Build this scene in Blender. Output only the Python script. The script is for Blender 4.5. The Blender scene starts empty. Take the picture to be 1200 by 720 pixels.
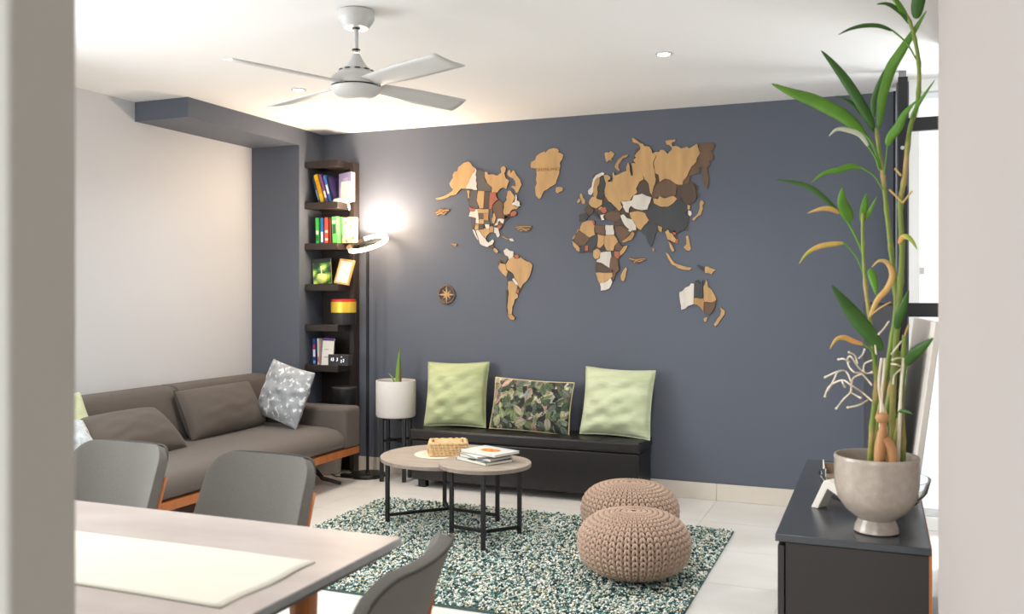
import bpy, bmesh, math, random
import numpy as np
from mathutils import Vector, Matrix, Euler
random.seed(7); rng = np.random.default_rng(7)
PI = math.pi
S = bpy.context.scene
COL = S.collection

# ---------------------------------------------------------------- camera
EYE = 1.42                                   # eye height, metres
YAW = math.atan(430/1067)
cam = bpy.data.cameras.new('camera'); cob = bpy.data.objects.new('camera', cam); COL.objects.link(cob)
cob.location = (0, 0, EYE); cob.rotation_euler = (PI/2, 0, YAW)
cam.sensor_width = 36; cam.lens = 1067/1200*36; cam.shift_y = -17/1200
cam.dof.use_dof = True; cam.dof.focus_distance = 5.4; cam.dof.aperture_fstop = 3.5
cam.clip_start = 0.02
S.camera = cob
# ---------------------------------------------------------------- world, light, exposure
W = bpy.data.worlds.new('sky'); S.world = W; W.use_nodes = True
W.node_tree.nodes['Background'].inputs[0].default_value = (0.93, 0.97, 1.0, 1)
W.node_tree.nodes['Background'].inputs[1].default_value = 1.0
S.view_settings.view_transform = 'Standard'; S.view_settings.look = 'None'
S.view_settings.exposure = 0.38; S.view_settings.gamma = 1
def area(name, loc, rot, sx, sy, power, color=(1, 1, 1)):
    l = bpy.data.lights.new(name, 'AREA'); l.shape = 'RECTANGLE'; l.size = sx; l.size_y = sy
    l.energy = power; l.color = color
    o = bpy.data.objects.new(name, l); COL.objects.link(o); o.location = loc; o.rotation_euler = rot
    return o
area('left_fill', (-4.55, 2.0, 1.5), (PI/2-.3, 0, -PI/2), 2.4, 1.8, 80, (.95, .98, 1))    # added fill light at an unseen window in the dining end
area('hall_fill', (-1.9, -2.5, 1.4), (PI/2-.1, 0, 0), 4.2, 2.0, 78, (.96, .98, 1))   # added fill light at the unseen hall end behind the camera
area('alcove_daylight', (.68, 5.9, 1.4), (PI/2, 0, PI), .6, 2.3, 40, (.92, .97, 1))       # glazed alcove at the right

# ---------------------------------------------------------------- helpers
CT, ST = math.cos(YAW), math.sin(YAW)
def ray(u, v):
    t = (u-600)/1067
    return (-ST+CT*t, CT+ST*t, (343-v)/1067)
def at(u, v, y):                              # survey point of the photograph on the plane Y = y
    d = ray(u, v); k = y/d[1]
    return Vector((d[0]*k, y, EYE+d[2]*k))
def srgb(c):
    return tuple(((x/255)/12.92 if x/255 <= .04045 else ((x/255+.055)/1.055)**2.4) for x in c)
class MB:
    def __init__(s): s.v = []; s.f = []; s.m = []; s.mi = 0
    def add(s, vs, fs, M=None):
        b = len(s.v)
        s.v += [tuple(M @ Vector(p)) if M else tuple(p) for p in vs]
        s.f += [tuple(i+b for i in f) for f in fs]; s.m += [s.mi]*len(fs); return s
    def box(s, a, b, M=None):
        x0, y0, z0 = a; x1, y1, z1 = b
        return s.add([(x0,y0,z0),(x1,y0,z0),(x1,y1,z0),(x0,y1,z0),(x0,y0,z1),(x1,y0,z1),(x1,y1,z1),(x0,y1,z1)],
            [(0,3,2,1),(4,5,6,7),(0,1,5,4),(1,2,6,5),(2,3,7,6),(3,0,4,7)], M)
    def lathe(s, prof, n=32, M=None, c=(0,0)):
        vs = []; fs = []
        for r, z in prof:
            for k in range(n):
                a = 2*PI*k/n; vs.append((c[0]+r*math.cos(a), c[1]+r*math.sin(a), z))
        for i in range(len(prof)-1):
            for k in range(n):
                k2 = (k+1) % n
                fs.append((i*n+k, i*n+k2, (i+1)*n+k2, (i+1)*n+k))
        if prof[0][0] > 1e-4: fs.append(tuple(range(n-1, -1, -1)))
        if prof[-1][0] > 1e-4: fs.append(tuple((len(prof)-1)*n+k for k in range(n)))
        return s.add(vs, fs, M)
    def tube(s, pts, r, n=8, M=None, closed=False):
        pts = [Vector(p) for p in pts]; N = len(pts)
        rr = r if isinstance(r, (list, tuple)) else [r]*N
        vs = []; fs = []; up = None
        for i, p in enumerate(pts):
            if closed: t = pts[(i+1) % N]-pts[i-1]
            else: t = pts[min(i+1, N-1)]-pts[max(i-1, 0)]
            t.normalize()
            if up is None: up = t.orthogonal().normalized()
            up = (up-t*up.dot(t))
            up = up.normalized() if up.length > 1e-6 else t.orthogonal().normalized()
            w = t.cross(up)
            for k in range(n):
                a = 2*PI*k/n; vs.append(p+(up*math.cos(a)+w*math.sin(a))*rr[i])
        for i in range(N if closed else N-1):
            j = (i+1) % N
            for k in range(n):
                k2 = (k+1) % n; fs.append((i*n+k, i*n+k2, j*n+k2, j*n+k))
        if not closed: fs += [tuple(range(n-1, -1, -1)), tuple((N-1)*n+k for k in range(n))]
        return s.add(vs, fs, M)
    def prism(s, poly, z0, z1, M=None):       # polygon in local xy
        n = len(poly)
        A = sum(poly[i][0]*poly[(i+1) % n][1]-poly[(i+1) % n][0]*poly[i][1] for i in range(n))
        if A < 0: poly = poly[::-1]
        vs = [(x, y, z0) for x, y in poly]+[(x, y, z1) for x, y in poly]
        fs = [tuple(range(n-1, -1, -1)), tuple(range(n, 2*n))]+[(i, (i+1) % n, n+(i+1) % n, n+i) for i in range(n)]
        return s.add(vs, fs, M)
    def grid(s, fn, nu, nv, M=None):          # fn(u, v), u and v from 0 to 1
        vs = [fn(i/(nu-1), j/(nv-1)) for j in range(nv) for i in range(nu)]
        fs = [(j*nu+i, j*nu+i+1, (j+1)*nu+i+1, (j+1)*nu+i) for j in range(nv-1) for i in range(nu-1)]
        return s.add(vs, fs, M)
    def build(s, name, mats, parent=None, bevel=0, seg=2, smooth=40, loc=None, rot=None, sub=0, solid=0):
        me = bpy.data.meshes.new(name); me.from_pydata(s.v, [], s.f)
        mats = mats if isinstance(mats, (list, tuple)) else [mats]
        for m in mats: me.materials.append(m)
        if len(mats) > 1: me.polygons.foreach_set('material_index', s.m)
        bm = bmesh.new(); bm.from_mesh(me); bmesh.ops.recalc_face_normals(bm, faces=bm.faces); bm.to_mesh(me); bm.free()
        if smooth:
            me.polygons.foreach_set('use_smooth', [True]*len(me.polygons))
            me.set_sharp_from_angle(angle=math.radians(smooth))
        o = bpy.data.objects.new(name, me); COL.objects.link(o)
        if parent: o.parent = parent
        if loc: o.location = loc
        if rot: o.rotation_euler = rot
        if solid:
            q = o.modifiers.new('solid', 'SOLIDIFY'); q.thickness = solid; q.offset = 0
        if sub:
            q = o.modifiers.new('sub', 'SUBSURF'); q.levels = sub; q.render_levels = sub
        if bevel:
            q = o.modifiers.new('bevel', 'BEVEL'); q.width = bevel; q.segments = seg; q.limit_method = 'ANGLE'; q.angle_limit = math.radians(35)
            q.harden_normals = False
        return o
def tag(o, label=None, cat=None, group=None, kind=None):
    if label: o['label'] = label
    if cat: o['category'] = cat
    if group: o['group'] = group
    if kind: o['kind'] = kind
    return o
def thing(name, label, cat, loc=(0,0,0), rz=0, group=None, rot=None):
    o = bpy.data.objects.new(name, None); COL.objects.link(o); o.empty_display_size = .1
    o.location = loc; o.rotation_euler = rot or (0, 0, rz)
    return tag(o, label, cat, group)
def copy_tree(o, parent=None):
    c = o.copy(); COL.objects.link(c)
    if parent: c.parent = parent
    for ch in list(o.children): copy_tree(ch, c)
    return c
def pt(name, parent, mat, fn, **k):           # one-line part
    m = MB(); fn(m); return m.build(name, mat, parent, **k)

# ---------------------------------------------------------------- materials
def M(name, c, rough=.5, metal=0, spec=.5, var=None, bump=None, c2=None, emit=0, coat=0, trans=0, ramp=None, stretch=None, sheen=0, alpha=None):
    """var=(scale, contrast 0..1): mottles c towards c2; bump=(scale, strength); ramp=[(pos, rgb)...] over the noise"""
    m = bpy.data.materials.new(name); m.use_nodes = True; nt = m.node_tree; n = nt.nodes; L = nt.links
    b = n['Principled BSDF']
    col = srgb(c)+(1,)
    b.inputs['Base Color'].default_value = col; b.inputs['Roughness'].default_value = rough
    b.inputs['Metallic'].default_value = metal; b.inputs['Specular IOR Level'].default_value = spec
    if coat: b.inputs['Coat Weight'].default_value = coat
    if trans: b.inputs['Transmission Weight'].default_value = trans; b.inputs['IOR'].default_value = 1.15
    if sheen: b.inputs['Sheen Weight'].default_value = sheen; b.inputs['Sheen Roughness'].default_value = .4
    if emit: b.inputs['Emission Color'].default_value = col; b.inputs['Emission Strength'].default_value = emit
    if var or bump or ramp:
        tc = n.new('ShaderNodeTexCoord'); mp = n.new('ShaderNodeMapping'); L.new(tc.outputs['Object'], mp.inputs[0])
        if stretch: mp.inputs['Scale'].default_value = stretch
    if var:
        t = n.new('ShaderNodeTexNoise'); t.inputs['Scale'].default_value = var[0]; t.inputs['Detail'].default_value = 6
        L.new(mp.outputs[0], t.inputs['Vector'])
        r = n.new('ShaderNodeValToRGB'); L.new(t.outputs['Fac'], r.inputs[0])
        if ramp:
            while len(r.color_ramp.elements) < len(ramp): r.color_ramp.elements.new(.5)
            for e, (p, cc) in zip(r.color_ramp.elements, ramp): e.position = p; e.color = srgb(cc)+(1,)
        else:
            w = .5-.5*var[1]*.6
            r.color_ramp.elements[0].position = .5-.22; r.color_ramp.elements[1].position = .5+.22
            r.color_ramp.elements[0].color = col
            k = c2 or tuple(x*(1-var[1]) for x in c)
            r.color_ramp.elements[1].color = srgb(k)+(1,)
        L.new(r.outputs[0], b.inputs['Base Color'])
        if emit: L.new(r.outputs[0], b.inputs['Emission Color'])
    if bump:
        t = n.new('ShaderNodeTexNoise'); t.inputs['Scale'].default_value = bump[0]; t.inputs['Detail'].default_value = 4
        L.new(mp.outputs[0], t.inputs['Vector'])
        q = n.new('ShaderNodeBump'); q.inputs['Strength'].default_value = bump[1]; q.inputs['Distance'].default_value = .01
        L.new(t.outputs['Fac'], q.inputs['Height']); L.new(q.outputs[0], b.inputs['Normal'])
    return m
def Mwood(name, c1, c2, rough=.45, scale=6, stretch=(1, 1, .12)):
    return M(name, c1, rough, var=(scale*4, .3), c2=c2, bump=(60, .08), stretch=stretch)
def Mattr(name, attr='Col', rough=.7, bump=None, sheen=0):
    m = M(name, (128,128,128), rough, bump=bump, sheen=sheen)
    a = m.node_tree.nodes.new('ShaderNodeAttribute'); a.attribute_name = attr
    m.node_tree.links.new(a.outputs['Color'], m.node_tree.nodes['Principled BSDF'].inputs['Base Color'])
    return m
def Misland(name, ramp, rough=.9):            # colour picked per loose piece
    m = M(name, (128,128,128), rough, spec=.2); nt = m.node_tree
    g = nt.nodes.new('ShaderNodeNewGeometry'); r = nt.nodes.new('ShaderNodeValToRGB'); r.color_ramp.interpolation = 'CONSTANT'
    while len(r.color_ramp.elements) < len(ramp): r.color_ramp.elements.new(.5)
    for e, (p, cc) in zip(r.color_ramp.elements, ramp): e.position = p; e.color = srgb(cc)+(1,)
    nt.links.new(g.outputs['Random Per Island'], r.inputs[0]); nt.links.new(r.outputs[0], nt.nodes['Principled BSDF'].inputs['Base Color'])
    return m
m_white = M('white_paint', (238,236,232), .7, bump=(300, .02))
m_ceil = M('ceiling_paint', (243,242,240), .9)
m_left = M('light_grey_paint', (206,208,211), .8, bump=(250, .03))
m_slate = M('slate_paint', (92,98,110), .55, var=(1.3, .05), c2=(95,101,112), bump=(220, .04), spec=.35)
m_pier = M('greige_paint', (172,169,162), .6, bump=(200, .02))
m_tile = M('stone_tile', (233,231,226), .32, var=(1.6, .1), c2=(219,215,207), bump=(8, .02), stretch=(1, 2.2, 1))
m_skirt = M('stone_skirting', (226,218,207), .4, var=(3, .1), c2=(213,204,190))
m_grout = M('grout', (218,214,206), .9)
m_black = M('black_metal', (26,26,28), .42, spec=.4)
m_charcoal = M('charcoal_lacquer', (64,67,72), .27, spec=.5, bump=(500, .02))
m_espresso = M('espresso_wood', (44,37,34), .4, var=(5, .2), c2=(58,49,44), stretch=(1, 1, .2))
m_orange = Mwood('honey_wood', (190,118,66), (168,98,50))
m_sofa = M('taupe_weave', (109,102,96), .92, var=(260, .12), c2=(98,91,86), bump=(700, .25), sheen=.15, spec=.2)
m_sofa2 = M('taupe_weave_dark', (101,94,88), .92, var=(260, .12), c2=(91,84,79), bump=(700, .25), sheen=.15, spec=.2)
m_pipe = M('dark_piping', (60,56,54), .8)
m_chair = M('grey_upholstery', (114,111,106), .9, var=(300, .12), c2=(102,99,95), bump=(800, .2), sheen=.1, spec=.25)
m_leather = M('black_leather', (26,23,22), .36, bump=(140, .12), spec=.5)
m_green = M('sage_velvet', (168,178,128), .75, var=(7, .12), c2=(190,198,152), bump=(16, .45), stretch=(.8, 1, 2.6), sheen=.5)
m_green2 = M('pale_sage_velvet', (186,196,154), .75, var=(7, .12), c2=(206,214,180), bump=(16, .45), stretch=(.8, 1, 2.6), sheen=.5)
m_silver = M('silver_velvet', (156,160,164), .5, var=(26, .2), ramp=[(.0, (140,145,150)), (.5, (160,164,168)), (.585, (172,176,178)), (.62, (236,238,240))], bump=(14, .25), sheen=.5)
m_knitgreen = M('pale_green_knit', (206,214,178), .9, bump=(120, .5))
m_bluefloral = M('blue_pattern_cloth', (170,186,200), .8, var=(30, .2), ramp=[(.0, (120,150,178)), (.45, (190,204,214)), (.55, (214,220,222)), (.68, (150,172,150)), (.72, (196,92,84))])
m_top = M('washed_oak', (178,166,152), .5, var=(7, .15), c2=(158,145,131), stretch=(.5, 3, 1), bump=(60, .05))
m_top_edge = M('washed_oak_edge', (150,138,126), .6, var=(20, .2), c2=(128,117,106))
m_concrete = M('concrete_laminate', (186,177,172), .38, var=(4, .1), c2=(168,157,152), stretch=(1, 2, 1))
m_concrete_edge = M('concrete_edge', (172,173,174), .5, var=(14, .15), c2=(148,149,150))
m_runner = M('cream_linen', (216,213,200), .9, bump=(600, .2))
m_cord = M('rose_beige_cord', (190,165,147), .9, var=(120, .1), c2=(176,151,133), spec=.15)
m_cordgap = M('cord_shadow_core', (84,62,52), .95, spec=.1)
m_glass = M('clear_glass', (250,252,253), .03, trans=1, spec=.5)
m_pot = M('greige_glaze', (186,174,162), .22, var=(40, .08), c2=(172,160,148), coat=.4)
m_soil = M('potting_soil', (60,46,36), .95, var=(60, .5), bump=(80, 1))
m_wpot = M('matt_white_pot', (214,210,204), .6)
m_cream = M('cream_card', (236,230,218), .6)
m_fan = M('white_enamel', (203,202,200), .35)
m_seagrass = Mwood('seagrass', (226,196,150), (200,162,112), .8, 10, (1, 1, 1))
m_glow = M('led_glow', (255,226,186), .5, emit=7)
m_down = M('downlight_glow', (255,240,220), .5, emit=30)
m_screen = M('tv_screen', (66,68,74), .4, spec=.4)
# ================================================================ THE SETTING
def struct(name, mat, fn, parent=None, bevel=0, smooth=30):
    m = MB(); fn(m); o = m.build(name, mat, parent, bevel=bevel, smooth=smooth)
    if not parent: o['kind'] = 'structure'
    return o
XL, XR, YB, H = -4.64, .14, 6.29, 2.7
floor = struct('floor', m_grout, lambda m: m.box((-5, -2.6, -.12), (1.3, 6.6, -.004)))
tm = {}
for i in range(11):
    for j in range(15):
        x0 = -1.025+.6*(i-7); y0 = 5.69-.6*j
        x1 = min(x0+.598, 1.2); x0c = max(x0, -4.66); y1 = y0+.598
        if x1-x0c < .02 or y0 < -2.5: continue
        key = (round(x1-x0c, 3))
        if key not in tm:
            q = MB().box((0, 0, -.006), (x1-x0c, .598, 0)).build('tile', m_tile, floor, smooth=0); tm[key] = q.data; q.location = (x0c, y0, 0)
        else:
            q = bpy.data.objects.new('tile', tm[key]); COL.objects.link(q); q.parent = floor; q.location = (x0c, y0, 0)
struct('ceiling', m_ceil, lambda m: m.box((-5, -2.6, H), (1.3, 6.6, H+.1)))
struct('wall_back', m_slate, lambda m: m.box((-4.9, YB, 0), (XR-.04, YB+.15, H)))
struct('wall_left', m_left, lambda m: m.box((XL-.15, 3.25, 0), (XL, YB+.1, H)).box((XL-.15, .75, 0), (XL, 3.25, .6)).box((XL-.15, .75, 2.4), (XL, 3.25, H)).box((XL-.15, -2.6, 0), (XL, .75, H)))
# dark beam box under the ceiling turning down into a pilaster
struct('trim_1', m_slate, lambda m: m.box((XL, 4.73, 2.57), (-4.19, YB, H)).box((XL, 5.96, 0), (-4.19, YB, 2.571)))
struct('wall_front', m_pier, lambda m: m.box((-2.2, .77, 0), (-.948, .87, H)), bevel=.006)
struct('wall_rear', m_left, lambda m: m.box((-5, -2.75, 0), (1.3, -2.6, H)))
struct('wall_right', M('warm_white_paint', (176,170,166), .7, bump=(30, .03), stretch=(3, 3, .1)),
       lambda m: m.box((.14, -2.5, 0), (.30, 2.56, H)).box((.30, 2.4, 0), (.45, 5.2, H)), bevel=.008)
struct('dark_gap_strip', m_black, lambda m: m.box((.142, 2.56, 0), (.2, 2.575, 1.33)))  # added black strip, stands in for the shaded gap between console and wall end
# glazed alcove, far right
win = struct('window_1', m_white, lambda m: m.box((.168, 5.96, 0), (.225, 6.02, H)).box((.225, 5.96, 2.62), (1.1, 6.02, H)).box((.225, 5.96, 0), (1.1, 6.02, .08)).box((.66, 5.97, .08), (.71, 6.01, 2.62)), bevel=.004)
pt('pane', win, m_glass, lambda m: m.box((.225, 5.985, .08), (.66, 5.991, 2.62)).box((.71, 5.985, .08), (1.1, 5.991, 2.62)))
pt('latch', win, m_fan, lambda m: m.box((.228, 5.95, 1.53), (.25, 5.985, 1.57)))
struct('trim_3', m_slate, lambda m: m.box((.100, 6.02, 0), (.168, 6.2, H)))
struct('trim_4', m_black, lambda m: m.box((.084, 6.27, 0), (.100, 6.295, H)))
bb = struct('baseboard_back', m_grout, lambda m: m.box((-4.19, 6.282, 0), (.084, 6.288, .112)))
for i in range(9):
    x0 = -1.025+.6*(i-6); a, b = max(x0, -4.19), min(x0+.597, .084)
    if b-a > .02: pt('tile', bb, m_skirt, lambda m: m.box((a, 6.274, .001), (b, 6.286, .115)), bevel=.0015)
bl = struct('baseboard_left', m_skirt, lambda m: m.box((-4.19, 5.96, 0), (-4.178, 6.274, .115)))

# recessed downlights
def downlight(x, y, label):
    t = thing('recessed_downlight', label, 'light', (x, y, H), group=None)
    pt('trim_ring', t, m_fan, lambda m: m.lathe([(.032, -.001), (.034, -.006), (.046, -.004), (.048, 0)], 28))
    pt('lens', t, m_down, lambda m: m.lathe([(.0, -.004), (.033, -.0035)], 24))
    l = bpy.data.lights.new('downlight_lamp', 'SPOT'); l.energy = 62; l.spot_size = math.radians(150); l.spot_blend = 1; l.color = (1, .975, .955); l.shadow_soft_size = .05
    o = bpy.data.objects.new('downlight_lamp', l); COL.objects.link(o); o.parent = t; o.location = (0, 0, -.03)
downlight(-3.392, 4.82, 'small glowing round downlight in the ceiling behind the left fan blades')
downlight(-1.068, 4.828, 'small round downlight alone in the white ceiling right of the fan')
downlight(-3.392, 2.4, 'recessed downlight out of view above the left of the dining table')
downlight(-1.068, 2.4, 'recessed downlight out of view above the right of the dining table')
# ================================================================ CEILING FAN
t = thing('ceiling_fan', 'white four-blade ceiling fan hanging on a short rod', 'fan', (-2.205, 3.575, H))
pt('canopy', t, m_fan, lambda m: m.lathe([(.075, 0), (.084, -.004), (.084, -.035), (.078, -.046), (.062, -.07), (.055, -.078), (.0, -.078)], 40))
pt('rod', t, m_fan, lambda m: m.lathe([(.011, -.07), (.011, -.19)], 16))
pt('collar', t, m_black, lambda m: m.lathe([(.016, -.076), (.018, -.08), (.016, -.084)], 20)); pt('collar', t, m_black, lambda m: m.lathe([(.018, -.174), (.019, -.178), (.018, -.182)], 20))
mh = pt('motor_housing', t, m_fan, lambda m: m.lathe([(.0, -.176), (.017, -.18), (.03, -.205), (.05, -.235), (.068, -.25), (.069, -.256), (.082, -.264), (.108, -.282), (.116, -.292), (.116, -.322), (.113, -.326)], 48), loc=(0, 0, -.016))
pt('vent_slot', mh, m_black, lambda m: [m.box((-.012, -.0725-.006, -.2575), (.012, -.066, -.2545), Matrix.Rotation(a*PI/5, 4, 'Z')) for a in range(10)])
pt('groove', mh, m_black, lambda m: m.lathe([(.106, -.325), (.111, -.327), (.111, -.332), (.106, -.334)], 48))
pt('bottom_cap', t, m_fan, lambda m: m.lathe([(.110, -.331), (.116, -.335), (.108, -.352), (.085, -.368), (.05, -.378), (.0, -.382)], 48), loc=(0, 0, -.016))
def blade(m):
    def f(u, v):
        x = .10+.535*u; w = (.052+.018*min(1, u*2.2))*(1-.0*u); sk = .03*(v-.5)*(1 if u > .9 else 0)
        return (x+sk*(u > .95), (v-.5)*2*w, -.004*math.cos((v-.5)*PI))
    m.grid(f, 14, 7)
for k, a in enumerate((248, 338, 68, 158)):
    b = pt('blade', t, m_fan, blade, solid=.006, loc=(0, 0, -.334)); b.rotation_euler = Euler((math.radians(-12), 0, math.radians(a)), 'XYZ')
# ================================================================ WOODEN WORLD MAP ON THE WALL
WC = dict(o=(206,164,108), O=(190,144,88), w=(228,220,208), g=(98,92,90), s=(62,66,68), b=(112,84,62), d=(88,70,56), r=(190,104,76))
m_map = {k: M('map_wood_'+n, c, .55, var=(22, .2), c2=tuple(x*.88 for x in c), stretch=(1, 1, .2)) for (k, c), n in zip(WC.items(), ('oak','oak_deep','whitewash','grey','slate','brown','walnut','terracotta'))}
m_edge = M('burnt_edge', (84,56,38), .8)
def ragged(poly, step=3.4, amp=.55):            # break long edges into small uneven coast-like teeth
    out = []; q = random.Random(int(sum(u*7+v*13 for u, v in poly)))
    for (u0, v0), (u1, v1) in zip(poly, poly[1:]+poly[:1]):
        L_ = math.hypot(u1-u0, v1-v0); n = max(1, int(L_/step)); out.append((u0, v0))
        if L_ > 16 and (abs(u1-u0) < 1.2 or abs(v1-v0) < 1.2): continue   # straight inland borders stay straight
        for k in range(1, n):
            f = k/n; d_ = q.uniform(-amp, amp); out.append((u0+(u1-u0)*f-(v1-v0)/L_*d_, v0+(v1-v0)*f+(u1-u0)/L_*d_))
    return out
def piece(poly, mat, th, parent, name='country_piece', label=None, cat=None, back=0.0, yb=None):
    """poly: survey points (u, v) on the wall; th: thickness off the wall"""
    yb = YB if yb is None else yb
    vs = [at(u, v, YB) for u, v in ragged(poly)]
    m = MB(); n = len(vs)
    m.v = [(p.x, yb-back-.0004, p.z) for p in vs]+[(p.x, yb-th, p.z) for p in vs]
    m.f = [tuple(range(n)), tuple(range(2*n-1, n-1, -1))]+[(i, (i+1) % n, n+(i+1) % n, n+i) for i in range(n)]
    m.m = [1, 0]+[1]*n
    o = m.build(name, [mat, m_edge], parent, smooth=0)
    if label: tag(o, label, cat)
    return o
def zs(ox, oy, k, txt):
    a = [float(x) for x in txt.replace(';', ' ').replace(',', ' ').split()]
    return [(ox+a[i]/k, oy+a[i+1]/k) for i in range(0, len(a), 2)]
FR = dict(A=(505,180,6), B=(540,190,9), C=(540,260,6), G=(610,165,6.545), N=(670,155,8), E=(740,155,7.2), F=(665,230,6.26), Z=(660,150,3))
def rebase(r):                                # move the Empty to the middle of its pieces, on the wall
    P_ = [v.co for c in r.children for v in c.data.vertices]
    c0 = Vector((sum(p.x for p in P_)/len(P_), YB, sum(p.z for p in P_)/len(P_)))
    for c in r.children: c.data.transform(Matrix.Translation(-c0))
    r.location = c0; return r
def landmass(name, label, base, pieces, th=.010):
    r = thing(name, label, 'wall map')
    if base: piece(zs(*FR[base[0]], base[1]), m_map['d'], .005, r, 'backing')
    for k, (fr, c, pts) in enumerate(pieces):
        piece(zs(*FR[fr], pts), m_map[c], th+.0011*((k*5) % 7)/1.0, r, back=.0045 if base else 0)
    return rebase(r)
NAB = ('A', '265,60 295,90 320,105 385,130 400,150 470,160 500,135 498,105 520,92 532,105 520,140 530,175 555,195 535,250 510,240 470,275 468,305 490,335 505,350 520,335 530,300 545,260 570,275 580,300 600,290 615,335 635,350 630,380 605,385 590,395 610,415 605,435 575,445 545,460 520,490 500,530 480,545 487,575 470,590 455,560 440,555 415,560 395,580 395,610 410,625 440,605 450,615 440,640 455,665 480,690 470,700 445,680 425,660 390,655 350,635 322,590 300,545 290,515 285,460 270,440 285,400 270,375 262,330 255,255 215,250 180,290 100,315 45,325 35,315 90,305 150,270 160,250 145,240 135,215 160,170 158,150 170,130 190,125 195,100 220,80 250,65')
landmass('wooden_map_landmass', 'wooden North America map piece of many small wood-toned pieces on slate wall', NAB, [
 ('A','o','265,58 280,66 295,90 318,108 286,176 250,248 215,248 180,290 140,298 100,317 45,327 35,315 90,303 125,285 150,268 160,252 145,240 133,215 146,190 160,170 156,150 170,130 190,125 195,98 220,80 235,66 250,63'),
 ('A','w','320,106 327,120 320,150 326,172 322,190 332,258 250,250'),
 ('A','g','328,120 360,116 380,135 380,170 395,210 430,240 428,270 335,262 324,190 328,172 322,150'),
 ('A','o','380,128 392,134 402,130 405,150 440,148 470,158 500,135 494,105 506,93 520,90 532,105 528,125 520,140 530,175 545,185 555,195 545,215 535,250 510,240 490,250 470,275 430,275 432,238 398,210 382,168'),
 ('B','o','72,300 105,305 100,385 84,382'), ('B','g','106,302 188,305 172,410 195,490 160,490 125,480 110,465 100,440 98,420 100,385'),
 ('B','o','189,307 255,310 245,490 205,490 175,410'), ('B','d','256,312 320,318 305,492 246,492'),
 ('B','r','321,322 380,328 378,355 385,375 400,395 345,450 335,498 306,495'),
 ('B','b','401,405 430,415 452,440 452,555 500,560 510,580 480,602 455,596 420,590 395,600 370,560 338,500 346,460'),
 ('B','o','500,310 515,303 530,305 545,325 560,345 575,370 566,400 550,430 548,455 580,470 615,480 590,500 560,498 545,505 532,520 520,545 495,555 470,560 455,550 460,440 490,400 485,375 494,350'),
 ('B','w','585,345 596,350 600,370 600,410 615,412 630,430 628,450 637,465 620,470 610,475 580,460 550,455 552,435 578,420'),
 ('B','r','530,540 550,530 570,515 600,535 590,555 570,575 556,570 540,577'),
 ('B','r','95,470 108,482 120,490 160,495 150,520 105,520'), ('B','w','105,523 150,523 160,497 175,500 190,560 200,650 160,645 165,592 90,575'),
 ('B','o','178,498 302,500 302,540 190,540'), ('B','g','120,585 160,592 158,650 145,690 130,690 122,650'), ('B','b','192,543 245,545 245,600 195,602'),
 ('B','O','247,543 302,543 300,618 247,615'), ('B','g','252,622 310,620 315,658 255,655'), ('B','o','200,605 248,605 250,652 205,655'),
 ('B','O','156,652 195,655 190,712 150,712'), ('B','d','197,657 250,660 248,712 192,715'), ('B','w','256,658 308,660 305,705 275,702'),
 ('B','g','305,498 336,500 345,545 335,560 345,610 345,650 316,656 312,618'), ('B','o','350,545 365,542 370,560 378,590 360,655 340,640 336,600 345,590'),
 ('B','b','375,570 395,602 386,640 365,655 380,600'), ('B','w','385,602 425,598 465,605 455,650 430,642 420,620 400,632 395,665 360,672 375,640'),
 ('B','b','400,632 445,640 440,670 395,668'), ('B','r','398,672 445,670 425,702 400,712'), ('B','b','468,562 510,580 490,612 466,602'),
 ('A','o','365,525 412,525 415,560 395,580 390,598 365,575 345,555 340,538 365,535'), ('A','O','416,515 446,515 445,555 415,558'), ('A','d','340,512 364,512 363,533 340,534'), ('A','o','312,512 338,512 338,537 316,537'),
 ('A','w','447,520 478,524 480,545 488,575 478,588 470,590 458,562 446,556'),
 ('A','w','320,540 340,540 365,575 390,602 395,615 410,628 424,618 440,605 450,615 440,638 418,648 405,658 390,655 368,648 350,635 342,605 330,570'),
 ('A','w','298,535 312,540 325,575 340,610 332,606 315,580 304,555'), ('A','b','418,652 440,640 448,655 432,665'), ('A','o','448,665 465,670 480,690 470,702 455,692 445,680')])
SAB = ('C', '325,190 345,205 375,210 375,235 400,235 425,250 450,270 490,285 508,305 490,380 470,415 440,440 420,495 405,510 405,535 385,545 375,580 365,600 365,645 385,670 380,690 350,685 335,660 325,600 335,500 325,440 325,390 300,370 270,325 262,290 280,265 280,240 300,225 305,200')
landmass('wooden_map_landmass', 'wooden South America map piece, large oak part with grey and white inlays', SAB, [
 ('C','w','303,205 314,196 325,188 345,203 374,210 372,240 355,260 340,265 335,245 318,238 310,228'), ('C','g','280,235 300,222 318,240 334,247 335,265 320,295 290,272 276,260'),
 ('C','b','263,290 280,270 292,280 275,302'), ('C','b','375,225 390,235 383,258 373,242'), ('C','r','386,238 402,232 412,240 412,256 390,260'),
 ('C','o','268,322 280,292 320,300 323,335 335,350 325,388 300,367'),
 ('C','o','340,268 372,243 385,260 412,258 425,250 450,270 470,280 490,285 508,305 500,345 490,380 470,415 440,440 425,470 407,450 402,420 384,400 375,370 340,342 325,332 322,298'),
 ('C','s','336,350 373,372 380,398 365,412 335,420 325,390'), ('C','w','366,402 380,398 405,430 405,450 390,442'), ('C','r','393,470 415,480 412,502 393,500'),
 ('C','o','336,421 365,415 390,445 402,457 392,490 390,502 405,512 405,535 385,545 375,580 365,600 362,648 335,652 330,600 340,510'),
 ('C','d','324,480 335,500 330,600 334,652 325,610'), ('C','O','335,655 362,650 372,664 385,672 380,690 350,686')])
def island(label, fr, c, pts, th=.009):
    o = piece(zs(*FR[fr], pts), m_map[c], th, None, 'wooden_map_island', label, 'wall map')
    c0 = sum((v.co for v in o.data.vertices), Vector())/len(o.data.vertices); c0.y = YB
    o.data.transform(Matrix.Translation(-c0)); o.location = c0; return o
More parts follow.
